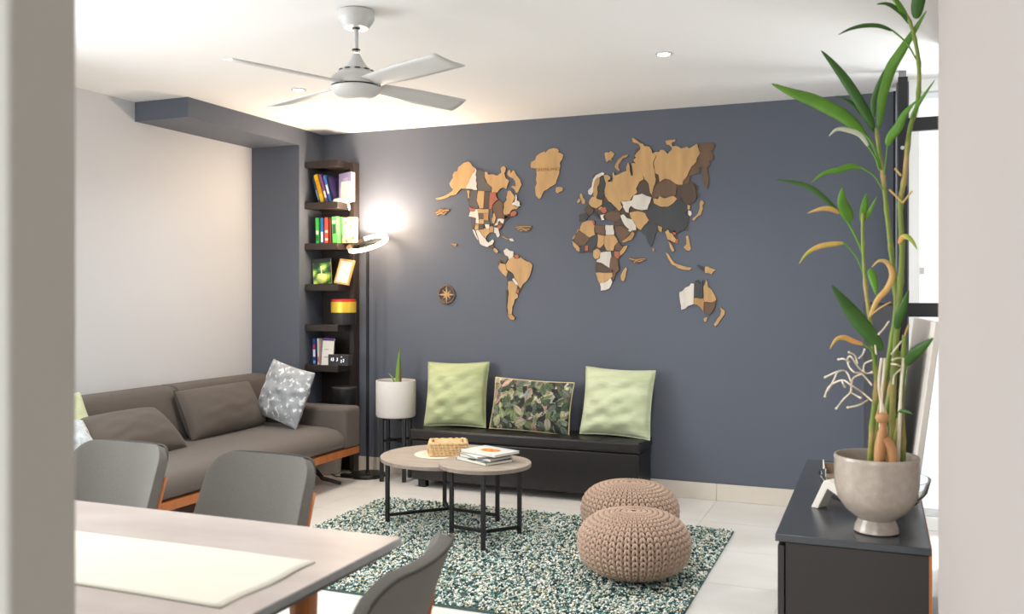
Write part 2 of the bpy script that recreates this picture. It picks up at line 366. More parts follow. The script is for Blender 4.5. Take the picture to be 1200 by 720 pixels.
gl = landmass('wooden_map_landmass', 'large plain oak Greenland map piece with engraved name', None, [
 ('G','o','255,58 285,62 300,78 292,92 310,95 333,110 325,140 305,170 308,200 300,255 288,285 275,330 255,345 235,355 205,378 185,385 172,410 160,440 145,447 120,420 115,355 128,328 122,300 128,260 125,215 85,210 80,190 85,165 115,150 125,120 150,100 190,83 195,95 205,82 220,68')])
def word(txt, u, v, size, parent, mat, yb, squash=1):
    cu = bpy.data.curves.new('lettering', 'FONT'); cu.body = txt; cu.size = size; cu.align_x = 'CENTER'; cu.align_y = 'CENTER'; cu.extrude = .0004
    o = bpy.data.objects.new('lettering', cu); COL.objects.link(o); me = bpy.data.meshes.new_from_object(o); bpy.data.objects.remove(o)
    me.materials.append(mat); o = bpy.data.objects.new('lettering', me); COL.objects.link(o); o.parent = parent
    p = at(u, v, YB); o.location = Vector((p.x, yb, p.z))-parent.location; o.rotation_euler = (PI/2, 0, 0); o.scale = (squash, 1, 1)
    return o
m_burn = M('burnt_lettering', (140,96,58), .8)
word('GREENLAND', 642, 199, .032, gl, m_burn, YB-.0105)
island('small oak Iceland map piece beside the Greenland piece', 'G', 'o', '275,360 300,355 328,362 325,385 308,392 290,405 276,398 272,385')
island('ragged oak Baffin Island map piece right of the Alaska-to-Nunavut pieces', 'A', 'o', '555,115 565,125 560,140 572,132 575,120 590,122 605,155 630,185 635,205 642,222 630,240 615,275 600,278 592,255 565,235 578,228 600,232 595,195 580,175 555,165 540,150 545,125')
island('thin oak Cuba map piece below the North America piece', 'A', 'O', '490,578 520,585 550,602 545,608 515,594')
island('tiny whitewashed Hispaniola map piece at the end of the Cuba piece', 'A', 'w', '552,600 575,598 590,615 575,620 560,614')
island('small oak Hawaii map piece above the compass rose', 'A', 'O', '140,632 160,636 185,635 178,655 165,648')
# carved sea ornaments with raised wave lines
def ornament(label, fr, pts, waves):
    r = thing('wooden_sea_ornament', label, 'wall map')
    piece(zs(*FR[fr], pts), m_map['b'], .008, r, 'backing')
    for w in waves:
        q = zs(*FR[fr], w); m = MB(); m.tube([Vector((at(u, v, YB).x, YB-.009, at(u, v, YB).z)) for u, v in q], .0035, 6); m.build('wave_line', m_map['o'], r)
    return rebase(r)
ornament('carved brown sea ornament left of the North America map piece', 'A', '30,415 45,395 62,398 75,385 82,392 95,383 102,392 120,388 137,395 128,412 120,415 100,437 85,430 70,432 50,442 34,432', ['36,420 60,408 80,415 100,400 130,398', '45,432 70,420 95,428 112,412', '60,400 78,396 92,404'])
ornament('carved brown whale-shaped ornament between the Americas and Africa', 'A', '595,515 620,503 650,506 690,506 715,512 700,540 670,552 640,552 612,538', ['602,520 640,515 680,514 708,516', '612,534 640,524 668,536 695,532', '630,546 655,536 680,546'])
ornament('carved oak wave ornament east of the Africa map piece', 'F', '450,455 470,445 490,450 520,448 560,452 582,460 566,478 540,482 520,496 490,494 478,474', ['455,458 500,470 540,462 576,462', '490,488 505,474 530,480 555,472'])
# ---- Africa
AFB = ('F', '105,195 150,178 185,178 205,180 205,212 283,212 340,208 350,280 375,330 400,362 445,358 440,385 400,440 375,475 387,545 355,580 348,615 335,630 310,680 275,697 245,695 235,645 208,560 210,480 192,455 190,415 160,415 90,415 60,385 40,350 42,310 60,280 85,240')
landmass('wooden_map_landmass', 'wooden Africa map piece with whitewashed Egypt, Congo and southern tip', AFB, [
 ('F','o','110,198 150,180 182,180 190,208 202,215 198,240 205,285 165,305 128,278 90,250'), ('F','r','184,182 200,180 206,205 192,208'),
 ('F','O','85,238 92,252 65,275 55,310 42,322 40,305 62,280'), ('F','b','70,267 95,255 165,307 160,325 130,360 85,365 58,338 52,312 65,280'),
 ('F','o','42,330 58,343 85,368 95,380 95,407 75,402 45,362'), ('F','s','97,372 130,367 128,410 97,415'), ('F','r','132,365 155,362 155,400 130,406'),
 ('F','s','166,310 215,275 227,308 215,360 195,385 195,415 170,410 157,395 160,330'), ('F','b','201,217 280,215 278,288 232,275 208,262'),
 ('F','w','283,212 315,216 340,212 346,285 283,285'), ('F','o','224,280 275,292 272,350 240,383 221,368 228,310'),
 ('F','o','279,290 350,290 375,335 352,362 340,402 292,398 276,362'), ('F','b','356,345 380,337 398,365 415,372 385,403 352,385'),
 ('F','o','416,370 445,360 437,385 418,415 390,440 387,408'), ('F','r','346,407 384,408 385,440 370,470 347,438'), ('F','s','252,386 285,370 300,403 255,404'),
 ('F','o','194,400 225,385 247,405 232,460 205,462 192,440'), ('F','w','241,415 280,408 320,405 325,440 318,480 310,530 290,520 270,500 250,490 215,482 218,470 240,457'),
 ('F','b','321,452 345,440 378,475 376,505 385,540 355,570 340,540 312,532'), ('F','d','210,490 250,494 270,502 310,528 335,545 330,560 210,560'),
 ('F','o','210,563 265,563 332,562 335,590 320,602 280,630 238,638'), ('F','w','240,640 280,632 320,600 332,632 320,660 308,678 280,690 247,693'), ('F','b','341,545 358,572 346,610 335,620 336,590')])
island('slim oak Madagascar map piece off the Africa map piece', 'Z', 'o', '210,505 216,496 222,490 226,498 221,520 215,540 205,536 203,520')
# ---- Eurasia
EUB = ('Z', '97,213 108,165 130,157 148,160 150,175 152,200 175,195 190,182 200,160 215,165 240,130 248,110 258,75 290,70 300,58 320,85 345,95 395,90 440,75 475,60 478,85 458,150 448,185 475,205 470,235 450,260 435,275 442,300 432,330 425,355 402,375 403,405 392,408 372,398 364,370 350,360 330,365 318,400 310,418 300,405 290,378 262,358 240,395 206,402 184,362 182,330 150,318 142,322 132,300 105,300 92,312 80,328 58,326 58,305 78,298 76,285 95,255 110,240')
landmass('wooden_map_landmass', 'wooden Europe and Asia map piece, the largest, with wide oak Russia', EUB, [
 ('N','w','270,385 290,378 310,388 300,405 282,408 265,425 240,430 226,448 215,470 205,560 195,580 185,592 160,582 156,550 190,515 195,480 205,440 230,405'),
 ('N','O','241,432 268,430 268,455 262,490 245,520 250,570 238,618 212,612 207,565 216,475'), ('N','s','275,412 296,415 302,440 320,470 315,530 305,552 290,562 260,552 248,525 262,490 270,455'),
 ('N','s','240,605 260,580 305,590 300,612 250,622'),
 ('N','o','305,405 340,402 370,425 365,445 345,455 350,470 385,465 395,440 388,400 392,378 402,382 410,410 440,400 480,380 520,365 515,335 530,290 542,295 550,360 562,412 570,415 580,400 575,350 560,290 590,310 620,340 665,385 680,445 640,467 625,500 610,530 620,570 570,610 550,650 505,645 468,655 490,690 470,720 450,742 430,718 400,690 350,648 320,600 313,545 325,480 312,440'),
 ('E','o','8,50 22,52 40,65 60,80 80,95 100,100 110,120 155,123 172,150 180,180 212,205 185,260 195,320 210,400 190,470 175,530 160,510 150,440 115,400 100,365 50,310 5,265 20,262 40,266 18,240 45,215 30,205 45,180 75,150 80,130 60,100 30,92 15,85'),
 ('E','o','182,182 205,168 240,170 245,152 275,152 290,165 310,187 345,150 340,125 318,110 300,107 288,75 330,68 352,66 374,64 372,80 340,92 350,122 375,118 400,125 425,140 450,132 470,122 490,140 520,122 545,105 560,98 570,150 582,180 568,205 555,222 550,255 528,275 510,292 490,330 475,370 440,410 435,445 380,440 330,405 290,393 240,425 230,360 207,350 197,320 190,260 215,205'),
 ('E','b','565,98 600,100 640,93 692,93 707,115 695,130 702,148 670,160 690,190 697,212 690,225 698,238 660,245 668,282 640,297 642,340 657,385 650,440 640,482 625,470 605,390 602,330 600,292 575,300 577,345 530,357 495,370 485,430 440,445 447,405 482,375 497,330 517,292 555,260 562,222 584,183'),
 ('E','d','377,445 440,447 485,435 510,438 527,440 545,480 552,560 535,585 520,600 490,610 500,560 472,520 422,490 382,470'),
 ('E','b','240,428 290,396 330,408 376,440 384,480 380,530 330,555 250,540 190,560 172,535 195,470'), ('E','d','55,440 80,420 110,403 150,443 158,510 170,540 150,557 90,532 48,517 55,480'),
 ('Z','w','203,260 225,259 243,256 250,238 266,236 280,232 295,240 312,245 308,262 302,272 298,287 280,290 255,285 240,275 233,285 232,300 222,296 216,285 205,270'),
 ('Z','o','318,248 335,251 340,240 355,248 375,243 390,240 402,250 392,262 385,268 370,278 345,278 332,272 320,265'),
 ('Z','s','300,285 310,266 320,267 345,280 372,279 390,268 402,252 415,245 420,262 435,270 440,290 430,300 442,318 440,332 430,357 405,370 385,365 370,353 360,365 345,345 320,335 300,320 290,300'),
 ('Z','s','300,330 325,341 338,352 325,372 318,400 310,419 300,405 292,380 275,366 285,346'), ('Z','O','334,344 350,350 348,368 338,363'),
 ('Z','o','234,299 262,293 290,301 303,325 285,344 275,360 262,353 253,335 240,317'), ('Z','d','238,287 255,287 280,292 298,289 292,299 262,291 244,296'),
 ('Z','w','203,308 215,305 226,318 245,323 258,345 258,360 240,361 225,350 211,330'), ('Z','b','150,300 175,295 200,298 206,316 190,330 160,325 150,316'),
 ('Z','d','180,330 203,317 214,338 200,344 182,344'), ('Z','b','182,346 205,344 225,356 243,363 234,375 206,402 195,387 185,366'), ('Z','O','245,363 253,372 241,395 211,404 209,399 236,378'), ('Z','w','233,357 244,360 238,366 230,362'),
 ('Z','s','136,268 160,262 185,276 180,290 160,288 142,281'), ('Z','o','95,255 104,243 115,245 125,252 140,255 138,271 120,284 102,278 92,267'), ('Z','d','73,287 98,279 110,290 104,304 84,300'),
 ('Z','s','58,306 80,302 92,312 80,329 62,328'), ('Z','b','54,307 60,307 60,327 56,327'), ('Z','s','105,297 118,300 126,312 136,321 128,323 116,312 107,305'), ('Z','r','132,283 150,278 156,294 145,301 136,295'),
 ('Z','o','124,284 135,276 140,281 130,290'), ('Z','w','132,308 148,304 142,312 147,324 138,326'), ('Z','o','360,366 370,357 376,370 384,372 398,392 394,405 385,400 378,396 368,392'),
 ('Z','r','386,363 395,361 398,375 388,377'), ('Z','r','395,394 405,390 405,405 396,409'), ('Z','o','371,400 379,405 385,415 393,432 386,437 376,420'),
 ('Z','o','438,270 448,275 446,289 438,286'), ('Z','w','440,290 451,294 453,304 448,311 441,306')])
island('white-edged oak Spitsbergen map piece above Scandinavia', 'N', 'o', '310,200 330,188 345,195 370,178 405,205 390,235 375,245 378,275 362,262 350,265 330,287 318,250')
island('curved oak Novaya Zemlya map piece above western Russia', 'N', 'O', '405,330 415,300 440,260 480,225 510,215 537,213 520,235 480,250 445,300 440,335 460,360 440,365')
island('small oak Britain map piece left of the Europe piece', 'N', 'o', '80,580 100,576 106,598 112,618 130,645 125,675 108,672 95,672 98,655 88,640')
island('tiny oak Ireland map piece left of the Britain piece', 'N', 'o', '70,622 84,630 82,652 66,668 52,658 58,640')
island('slim oak Japan map piece east of the Asia piece', 'Z', 'o', '482,258 490,255 496,265 490,272 492,285 485,305 470,315 460,328 454,320 475,300 481,282')
island('thin brown Sakhalin map piece north of the Japan piece', 'E', 'b', '542,482 556,500 562,520 574,548 560,545 545,515')
island('tiny brown Taiwan map piece off the slate China part', 'Z', 'b', '434,352 440,349 438,362 434,362')
island('slim oak Philippines map piece below the Taiwan piece', 'Z', 'o', '432,382 440,378 445,400 451,425 446,432 436,432 424,420 434,410')
island('tiny oak Sri Lanka map piece below the slate India part', 'Z', 'O', '315,424 322,424 321,434 315,434')
island('long curved oak Indonesia map piece above Australia', 'Z', 'o', '360,437 372,445 380,460 392,475 420,485 438,490 454,492 445,500 425,499 405,494 382,480 370,460')
island('slate western half of the New Guinea map piece', 'Z', 's', '470,482 480,484 492,488 500,503 486,500 478,492')
island('oak eastern half of the New Guinea map piece', 'Z', 'o', '500,488 510,488 518,493 537,500 527,507 522,516 512,510 500,511')
landmass('wooden_map_landmass', 'wooden Australia map piece, whitewashed in the west and oak in the east', None, [
 ('Z','w','410,578 420,574 430,562 445,556 450,547 461,548 459,620 440,626 430,636 416,640 412,610'),
 ('Z','s','462,546 466,538 472,543 474,535 480,547 492,536 492,597 462,595'), ('Z','O','460,599 495,600 495,646 484,632 472,622 460,620'),
 ('Z','o','494,558 500,548 504,532 510,560 522,568 530,582 539,605 520,615 496,612'), ('Z','b','497,614 520,618 538,607 534,630 527,644 515,658 500,650')])
island('tiny oak Tasmania map piece below the Australia piece', 'Z', 'o', '495,669 502,667 508,665 504,682 496,681')
island('forked oak New Zealand map piece right of Australia', 'Z', 'o', '552,624 556,634 570,644 568,656 562,664 552,678 545,690 535,699 530,690 542,672 552,660 556,645')
# compass rose
cr = thing('compass_rose', 'small round wooden compass rose on the wall left of South America', 'wall decor', tuple(at(524, 345.5, YB)))
RX = Matrix.Rotation(PI/2, 4, 'X')
pt('ring', cr, m_map['b'], lambda m: m.tube([(.066*math.cos(a*PI/18), -.006, .066*math.sin(a*PI/18)) for a in range(36)], .0085, 6, closed=True).tube([(.046*math.cos(a*PI/18), -.005, .046*math.sin(a*PI/18)) for a in range(36)], .0035, 6, closed=True))
def star(n, r, r2, z, ph): return [((r if k % 2 == 0 else r2)*math.sin(ph+k*PI/n), (r if k % 2 == 0 else r2)*math.cos(ph+k*PI/n)) for k in range(2*n)]
pt('star', cr, m_map['o'], lambda m: m.prism(star(4, .08, .012, 0, 0), .004, .012, RX).prism(star(4, .05, .01, 0, PI/4), .003, .009, RX), smooth=0)
# ================================================================ SOFT SHAPES
def pillow(m, w, h, t, pinch=.05, n=30, wr=.006, seed=0, ear=1.0):
    """cushion: width x, height z from 0, thickness y"""
    ph = [random.Random(seed+k).uniform(0, 6.28) for k in range(8)]
    def side(sgn):
        def f(a, b):
            u = math.sin((a-.5)*PI)*.5+(a-.5); v = math.sin((b-.5)*PI)*.5+(b-.5)   # denser at the edge
            u = max(-1, min(1, u)); v = max(-1, min(1, v))
            x = w/2*u*(1-pinch*(1-v*v)); z = h/2*v*(1-pinch*(1-u*u))
            e = max(0, (1-u**2)*(1-v**2))
            y = t/2*e**.42
            y += wr*e**.5*(math.sin(9*v+3*u+ph[0])*math.sin(5*u+ph[1])+.7*math.sin(15*v-6*u+ph[2])*math.cos(4*u+ph[3]))
            return (x, sgn*y, z+h/2)
        return f
    m.grid(side(-1), n, n); m.grid(side(1), n, n)
def pillow_edge(w, h, pinch=.05, k=14):
    P = []
    for a in range(4*k):
        s_, q = divmod(a, k); r = -1+2*q/k
        u, v = [(r, -1), (1, r), (-r, 1), (-1, -r)][s_]
        P.append((w/2*u*(1-pinch*(1-v*v)), 0, h/2*v*(1-pinch*(1-u*u))+h/2))
    return P
def cushion(name, label, loc, rot, w, h, t, mat, pmat, pinch=.05, group=None, seed=0, wr=.006, pr=.005):
    r = thing(name, label, 'cushion', loc, rot=rot, group=group)
    m = MB(); pillow(m, w, h, t, pinch, seed=seed, wr=wr); o = m.build('cover', mat, r, smooth=80)
    if pmat: pt('piping', r, pmat, lambda m: m.tube(pillow_edge(w, h, pinch), pr, 6, closed=True), smooth=60)
    return r
def rbox(name, a, b, mat, parent, bev, seg=4, **k):
    m = MB(); m.box(a, b); return m.build(name, mat, parent, bevel=bev, seg=seg, smooth=50, **k)
# ================================================================ SOFA against the left wall
sx = -3.62; ye = 5.93
t = thing('sofa', 'long taupe fabric sofa with a honey wood base rail by the left wall', 'sofa', (-4.1, 4.4, 0))
def P(x, y, z): return (x+4.1, y-4.4, z)
def seatsurf(m):                               # puffy seat block with a rounded nose
    prof = [(-4.40, .28), (-3.64, .28), (-3.622, .31), (-3.624, .35), (-3.645, .385), (-3.69, .41), (-3.78, .425), (-4.0, .432), (-4.40, .436)]
    n = len(prof); ys = [3.05, 3.06, 3.6, 4.2, 4.8, 5.4, 5.7, 5.718]
    vs = [P(x, y, z) for y in ys for x, z in prof]
    fs = [(j*n+i, j*n+(i+1) % n, (j+1)*n+(i+1) % n, (j+1)*n+i) for j in range(len(ys)-1) for i in range(n)]
    fs += [tuple(range(n)), tuple((len(ys)-1)*n+i for i in range(n-1, -1, -1))]
    m.add(vs, fs)
pt('seat', t, m_sofa, seatsurf, smooth=60)
def backc(m, y0, y1):
    prof = [(-4.62, .30), (-4.30, .30), (-4.315, .44), (-4.39, .70), (-4.405, .745), (-4.43, .772), (-4.47, .785), (-4.56, .787), (-4.60, .778), (-4.62, .74)]
    n = len(prof); e = .012
    ys = [(y0, .012), (y0+e, 0), ((y0+y1)/2, 0), (y1-e, 0), (y1, .012)]
    vs = []
    for y, ins in ys:
        for x, z in prof: vs.append(P(x+(ins if x < -4.5 else -ins), y, z-(ins if z > .5 else 0)))
    fs = [(j*n+i, j*n+(i+1) % n, (j+1)*n+(i+1) % n, (j+1)*n+i) for j in range(len(ys)-1) for i in range(n)]
    fs += [tuple(range(n)), tuple((len(ys)-1)*n+i for i in range(n-1, -1, -1))]
    m.add(vs, fs)
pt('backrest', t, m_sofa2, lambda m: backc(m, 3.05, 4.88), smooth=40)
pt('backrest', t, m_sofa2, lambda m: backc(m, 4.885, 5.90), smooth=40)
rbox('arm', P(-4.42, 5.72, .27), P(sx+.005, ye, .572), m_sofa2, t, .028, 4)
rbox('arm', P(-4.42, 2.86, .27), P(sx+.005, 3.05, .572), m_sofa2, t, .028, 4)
rbox('base_rail', P(-4.58, 2.87, .215), P(sx-.005, ye-.005, .268), m_orange, t, .004, 2)
for y in (5.70, 3.2):
    pt('leg', t, m_black, lambda m: m.tube([P(-3.68, y+.06, .012), P(-3.8, y, .05), P(-3.95, y-.02, .2)], [.012, .016, .02], 8).tube([P(-4.5, y+.06, .012), P(-4.35, y, .05), P(-4.2, y-.02, .2)], [.012, .016, .02], 8).tube([P(-3.95, y-.02, .21), P(-4.2, y-.02, .21)], .02, 8))
R = math.radians
cushion('bolster_cushion', 'long taupe bolster cushion leaning upright on the sofa beside the silver cushion', (-4.235, 5.2, .43), (R(-24), 0, R(92)), .80, .36, .24, m_sofa2, m_pipe, .03, 'taupe bolsters on the sofa', 3, .004)
cushion('bolster_cushion', 'long taupe bolster cushion slumped low on the sofa, nearer the left pier', (-4.08, 4.22, .43), (R(-48), 0, R(93)), .82, .36, .24, m_sofa2, None, .03, 'taupe bolsters on the sofa', 5, .004)
cushion('velvet_cushion', 'silver grey crushed velvet cushion with white speckles propped on the sofa arm', (-4.12, 5.56, .47), (R(-15), R(11), R(-12)), .45, .43, .17, m_silver, None, .05, None, 9, .012)
cushion('knit_cushion', 'pale green knitted cushion against the sofa back beside the left pier', (-4.24, 3.83, .44), (R(-22), 0, R(90)), .44, .42, .16, m_knitgreen, None, .04, None, 11, .008)
cushion('floral_cushion', 'blue patterned cushion in front of the pale green knitted cushion', (-4.02, 3.66, .43), (R(-40), R(4), R(84)), .42, .36, .16, m_bluefloral, None, .05, None, 13, .006)

# ================================================================ CORNER SHELF with staggered boards
t = thing('corner_shelf', 'tall dark brown corner shelf unit beside the grey pilaster', 'shelf', (-4.02, 6.15, 0))
def Q(x, y, z): return (x+4.02, y-6.15, z)
rbox('back_panel', Q(-4.185, 6.262, .0), Q(-3.86, 6.284, 2.45), m_espresso, t, .002, 1)
rbox('upright', Q(-3.885, 6.20, .0), Q(-3.845, 6.284, 2.452), m_espresso, t, .002, 1)
SHZ = [2.45, 2.126, 1.806, 1.486, 1.169, .853, .536, .216]
for z in SHZ: rbox('shelf_board', Q(-4.183, 6.03, z-.052), Q(-3.885, 6.262, z), m_espresso, t, .002, 1)
# books: outline in survey pixels -> real width, leaning angle and height
def vcol(o, fn):                               # flat print: colour per corner from local coordinates
    me = o.data; a = me.color_attributes.new('Col', 'FLOAT_COLOR', 'POINT')
    for i, v in enumerate(me.vertices):
        c = fn(v.co); a.data[i].color = (*srgb(c), 1)
m_print = Mattr('printed_cover', rough=.45); m_clothprint = Mattr('printed_cloth', rough=.85, sheen=.2)
m_pages = M('book_pages', (232,226,212), .9)
BC = {}
def bmat(c):
    if c not in BC: BC[c] = M('book_cover', c, .5, var=(60, .1))
    return BC[c]
def book(x, z, w, h, d, c, lean, label, group, y=6.06, rz=0, c2=None, band=None):
    """standing book, spine to the room: x of the bottom left corner, w thickness, d depth, lean in degrees to the left"""
    r = thing('book', label, 'book', (x, y, z), rot=(0, R(-lean), R(rz)), group=group)
    m = MB(); e = .0025
    m.box((0, 0, 0), (e, d, h)).box((w-e, 0, 0), (w, d, h)).box((0, 0, 0), (w, e, h))
    m.build('cover', bmat(c), r, smooth=0)
    m = MB(); m.box((e, e, .003), (w-e, d-.003, h-.003)); m.build('pages', m_pages, r, smooth=0)
    if band:
        for (z0, z1, bc) in band: pt('spine_print', r, bmat(bc), lambda m: m.box((w*.15, -.0006, h*z0), (w*.85, .0005, h*z1)), smooth=0)
    return r
z = 2.126; X = lambda u: at(u, 235, 6.06).x
g = 'leaning books on the top open shelf'
book(X(373.0), z, .018, .20, .15, (44,72,98), 17, 'thin dark blue book leaning furthest left on the top open shelf', g, band=[(.1,.5,(120,150,180))])
book(X(375.6), z, .036, .225, .15, (248,208,30), 17, 'yellow spined book leaning on the top open shelf', g, band=[(.3,.8,(230,160,20))])
book(X(381.6), z, .026, .225, .15, (128,78,150), 17, 'purple spined book leaning beside the yellow book', g, band=[(.15,.4,(235,225,235))])
book(X(385.6), z, .028, .215, .15, (62,118,190), 16, 'blue spined book leaning beside the purple book', g, band=[(.3,.65,(220,226,240))])
book(X(390.0), z, .010, .21, .15, (58,46,92), 15, 'thin dark violet book leaning between blue and lilac books', g)
def faceon(name, label, cat, loc, rot, w, h, d, fn, group=None, nn=(2, 2), page=True):
    r = thing(name, label, cat, loc, rot=rot, group=group)
    m = MB(); m.grid(lambda a, b: ((a-.5)*w, 0, b*h), nn[0], nn[1]); o = m.build('front_cover', m_print, r, smooth=0, solid=.002); vcol(o, lambda c: fn(c.x/w+.5, c.z/h))
    pt('pages', r, m_pages, lambda m: m.box((-w/2+.003, .001, .002), (w/2-.003, d-.001, h-.003)), smooth=0)
    pt('back_cover', r, m_print, lambda m: m.box((-w/2, d-.001, 0), (w/2, d+.002, h)), smooth=0)
    vcol(r.children[-1], lambda c: fn(.1, .9))
    return r
faceon('book', 'thick lilac book standing face out on the top open shelf', 'book', (X(401), 6.10, z), (R(-4), R(-4), R(-18)), .15, .232, .04,
       lambda a, b: (226,218,240) if .25 < b < .8 and .35 < a < .75 and int(b*14) % 2 else (186,174,216), nn=(14, 20))
t = thing('photo_card', 'small white card standing before the lilac book', 'card', (X(405.3), 6.045, z), rot=(R(-5), 0, R(-8)))
pt('card', t, m_cream, lambda m: m.box((-.049, 0, 0), (.049, .012, .155)), bevel=.002)
t = thing('white_pouch', 'white pouch with a hanging strap on the shelf edge below the white card', 'pouch', (X(401), 6.036, z))
pt('pouch', t, m_cream, lambda m: m.lathe([(.0, 0), (.03, 0), (.034, .008), (.028, .02), (.012, .026), (0, .027)], 20, Matrix.Scale(2.1, 4, (1, 0, 0)) @ Matrix.Scale(.25, 4, (0, 1, 0))), smooth=60)
pt('strap', t, m_cream, lambda m: m.tube([(.06, -.008, .012), (.074, -.02, -.01), (.082, -.022, -.05), (.092, -.021, -.072), (.1, -.021, -.06), (.092, -.021, -.03), (.08, -.019, -.004)], .004, 6))
z = 1.806; X = lambda u: at(u, 284, 6.06).x; g = 'upright books on the second open shelf'
book(X(370.2), z, .030, .20, .15, (70,190,80), 2, 'leftmost green spined book on the second open shelf', g, band=[(.1,.3,(30,120,50)), (.35,.5,(240,240,225))])
book(X(375.6), z, .028, .20, .15, (40,112,184), 1, 'blue spined book beside the leftmost green book', g, band=[(.05,.45,(225,232,240))])
book(X(380.2), z, .036, .202, .15, (216,82,52), 0, 'orange red spined book in the middle of the second shelf', g, band=[(.1,.2,(245,225,210)), (.4,.5,(245,225,210))])
book(X(386.0), z, .018, .20, .15, (120,60,48), 1, 'narrow brown spined book between red and green books', g)
book(X(389.6), z, .042, .205, .15, (92,200,96), 3, 'right green spined book with dark spots on the second shelf', g, band=[(.35,.7,(40,90,50)), (.75,.85,(235,240,220))])
def floral(a, b):
    k = math.sin(a*11+2*math.sin(b*7))*math.cos(b*13-3*a)
    return (206,158,112) if k > .35 else (176,100,66) if k < -.5 else (214,196,176) if k > 0 else (204,168,150)
faceon('book', 'floral covered book face out on the second open shelf', 'book', (X(406), 6.09, z), (R(-2), 0, R(-8)), .128, .20, .035, floral, nn=(24, 34))
z = 1.486; X = lambda u: at(u, 332, 6.06).x
def veg(a, b):
    k = math.sin(a*9+4*b)+math.cos(b*14-a*5)
    return (24,34,24) if b > .82 else (210,222,120) if k > 1.1 else (116,176,60) if k > .2 else (52,104,40) if k > -.7 else (28,52,28)
faceon('book', 'green vegetable covered book leaning on the third open shelf', 'book', (X(373), 6.12, z), (R(-6), R(-5), R(14)), .15, .205, .02, veg, nn=(24, 34))
t = thing('apple_ornament', 'pale green apple ornament on the third open shelf', 'ornament', (X(377.5), 6.055, z))
pt('fruit', t, M('apple_green', (196,212,120), .35), lambda m: m.lathe([(0, .004), (.02, 0), (.036, .012), (.046, .04), (.044, .062), (.03, .08), (.014, .084), (.004, .076), (0, .075)], 28), smooth=80)
pt('stem', t, m_cream, lambda m: m.tube([(0, 0, .075), (-.004, 0, .1), (-.01, 0, .14)], .0035, 6))
t = thing('framed_certificate', 'gold framed certificate leaning on the third open shelf', 'frame', (X(398.5), 6.07, z), rot=(R(-14), R(7), R(-10)))
pt('frame', t, M('gold_wood', (206,166,104), .4), lambda m: m.box((-.075, 0, 0), (-.062, .014, .2)).box((.062, 0, 0), (.075, .014, .2)).box((-.062, 0, 0), (.062, .014, .013)).box((-.062, 0, .187), (.062, .014, .2)), smooth=0)
pt('mat_board', t, M('mat_board', (240,226,200), .8), lambda m: m.box((-.062, .004, .013), (.062, .012, .187)), smooth=0)
pt('print', t, M('certificate', (226,228,232), .7, var=(60, .08)), lambda m: m.box((-.048, .003, .03), (.048, .006, .17)), smooth=0)
z = 1.169; X = lambda u: at(u, 381, 6.06).x
t = thing('round_tin', 'round tin with yellow band and red lid on the fourth open shelf', 'tin', (X(396.5), 6.135, z))
pt('body', t, M('tin_black', (44,42,42), .4), lambda m: m.lathe([(.0, 0), (.096, 0), (.097, .003), (.097, .17), (.0, .17)], 40), smooth=40)
pt('yellow_band', t, M('tin_gold', (232,200,70), .3, metal=.3), lambda m: m.lathe([(.0985, .095), (.0985, .178)], 40))
pt('lid', t, M('tin_red', (196,42,34), .4), lambda m: m.lathe([(.096, .178), (.096, .196), (.09, .199), (0, .199)], 40))
z = .853; X = lambda u: at(u, 428, 6.06).x; g = 'books on the fifth open shelf'
book(X(366.5), z, .030, .205, .14, (34,66,140), 1, 'dark blue spined book with red patch on the fifth open shelf', g, band=[(.62,.76,(206,44,50)), (.3,.58,(225,232,240)), (.04,.16,(110,170,225))])
book(X(371.8), z, .022, .205, .14, (222,206,196), 1, 'beige spined book beside the dark blue book', g, band=[(.1,.3,(200,120,110))])
faceon('book', 'cream book with purple top edge standing behind the white booklet', 'book', (X(381), 6.10, z), (R(-3), 0, R(-8)), .10, .208, .02, lambda a, b: (120,84,160) if b > .86 else (226,218,206), nn=(4, 16))
faceon('book', 'white booklet standing face out behind the digital clock', 'book', (X(383.5), 6.055, z), (R(-6), 0, R(-8)), .115, .19, .008, lambda a, b: (190,188,186) if (.3 < b < .36 and .2 < a < .8) or (.62 < b < .66 and .2 < a < .55) else (238,232,222), nn=(20, 50))
t = thing('digital_clock', 'dark block digital clock glowing 15 3 on the fifth open shelf', 'clock', (X(397.8), 6.05, z), rz=R(-6))
pt('case', t, M('clock_black', (58,56,60), .6), lambda m: m.box((-.095, -.012, 0), (.095, .055, .085)), bevel=.003)
m_led = M('clock_led', (240,244,255), .5, emit=1.3)
def digits(txt, x, z_, size, parent):
    cu = bpy.data.curves.new('digit', 'FONT'); cu.body = txt; cu.size = size; cu.align_x = 'CENTER'; cu.align_y = 'CENTER'; cu.extrude = .0004; cu.shear = .15
    o = bpy.data.objects.new('digits', cu); COL.objects.link(o); me = bpy.data.meshes.new_from_object(o); bpy.data.objects.remove(o)
    me.materials.append(m_led); o = bpy.data.objects.new('digits', me); COL.objects.link(o); o.parent = parent; o.location = (x, -.0125, z_); o.rotation_euler = (PI/2, 0, 0)
digits('15', -.055, .046, .036, t); digits('3', -.008, .046, .036, t); digits('2', .032, .034, .028, t); digits('°', .034, .060, .03, t); digits('2', .054, .040, .032, t)
t = thing('canister', 'low dark canister on the lowest visible shelf behind the sofa arm', 'canister', (at(397, 476, 6.06).x, 6.14, .536))
pt('body', t, M('canister_black', (36,36,38), .35), lambda m: m.lathe([(0, 0), (.094, 0), (.097, .004), (.097, .13), (.0, .13)], 40))
pt('lid', t, M('canister_grey', (64,62,60), .35), lambda m: m.lathe([(.098, .128), (.099, .14), (.094, .146), (0, .147)], 40))

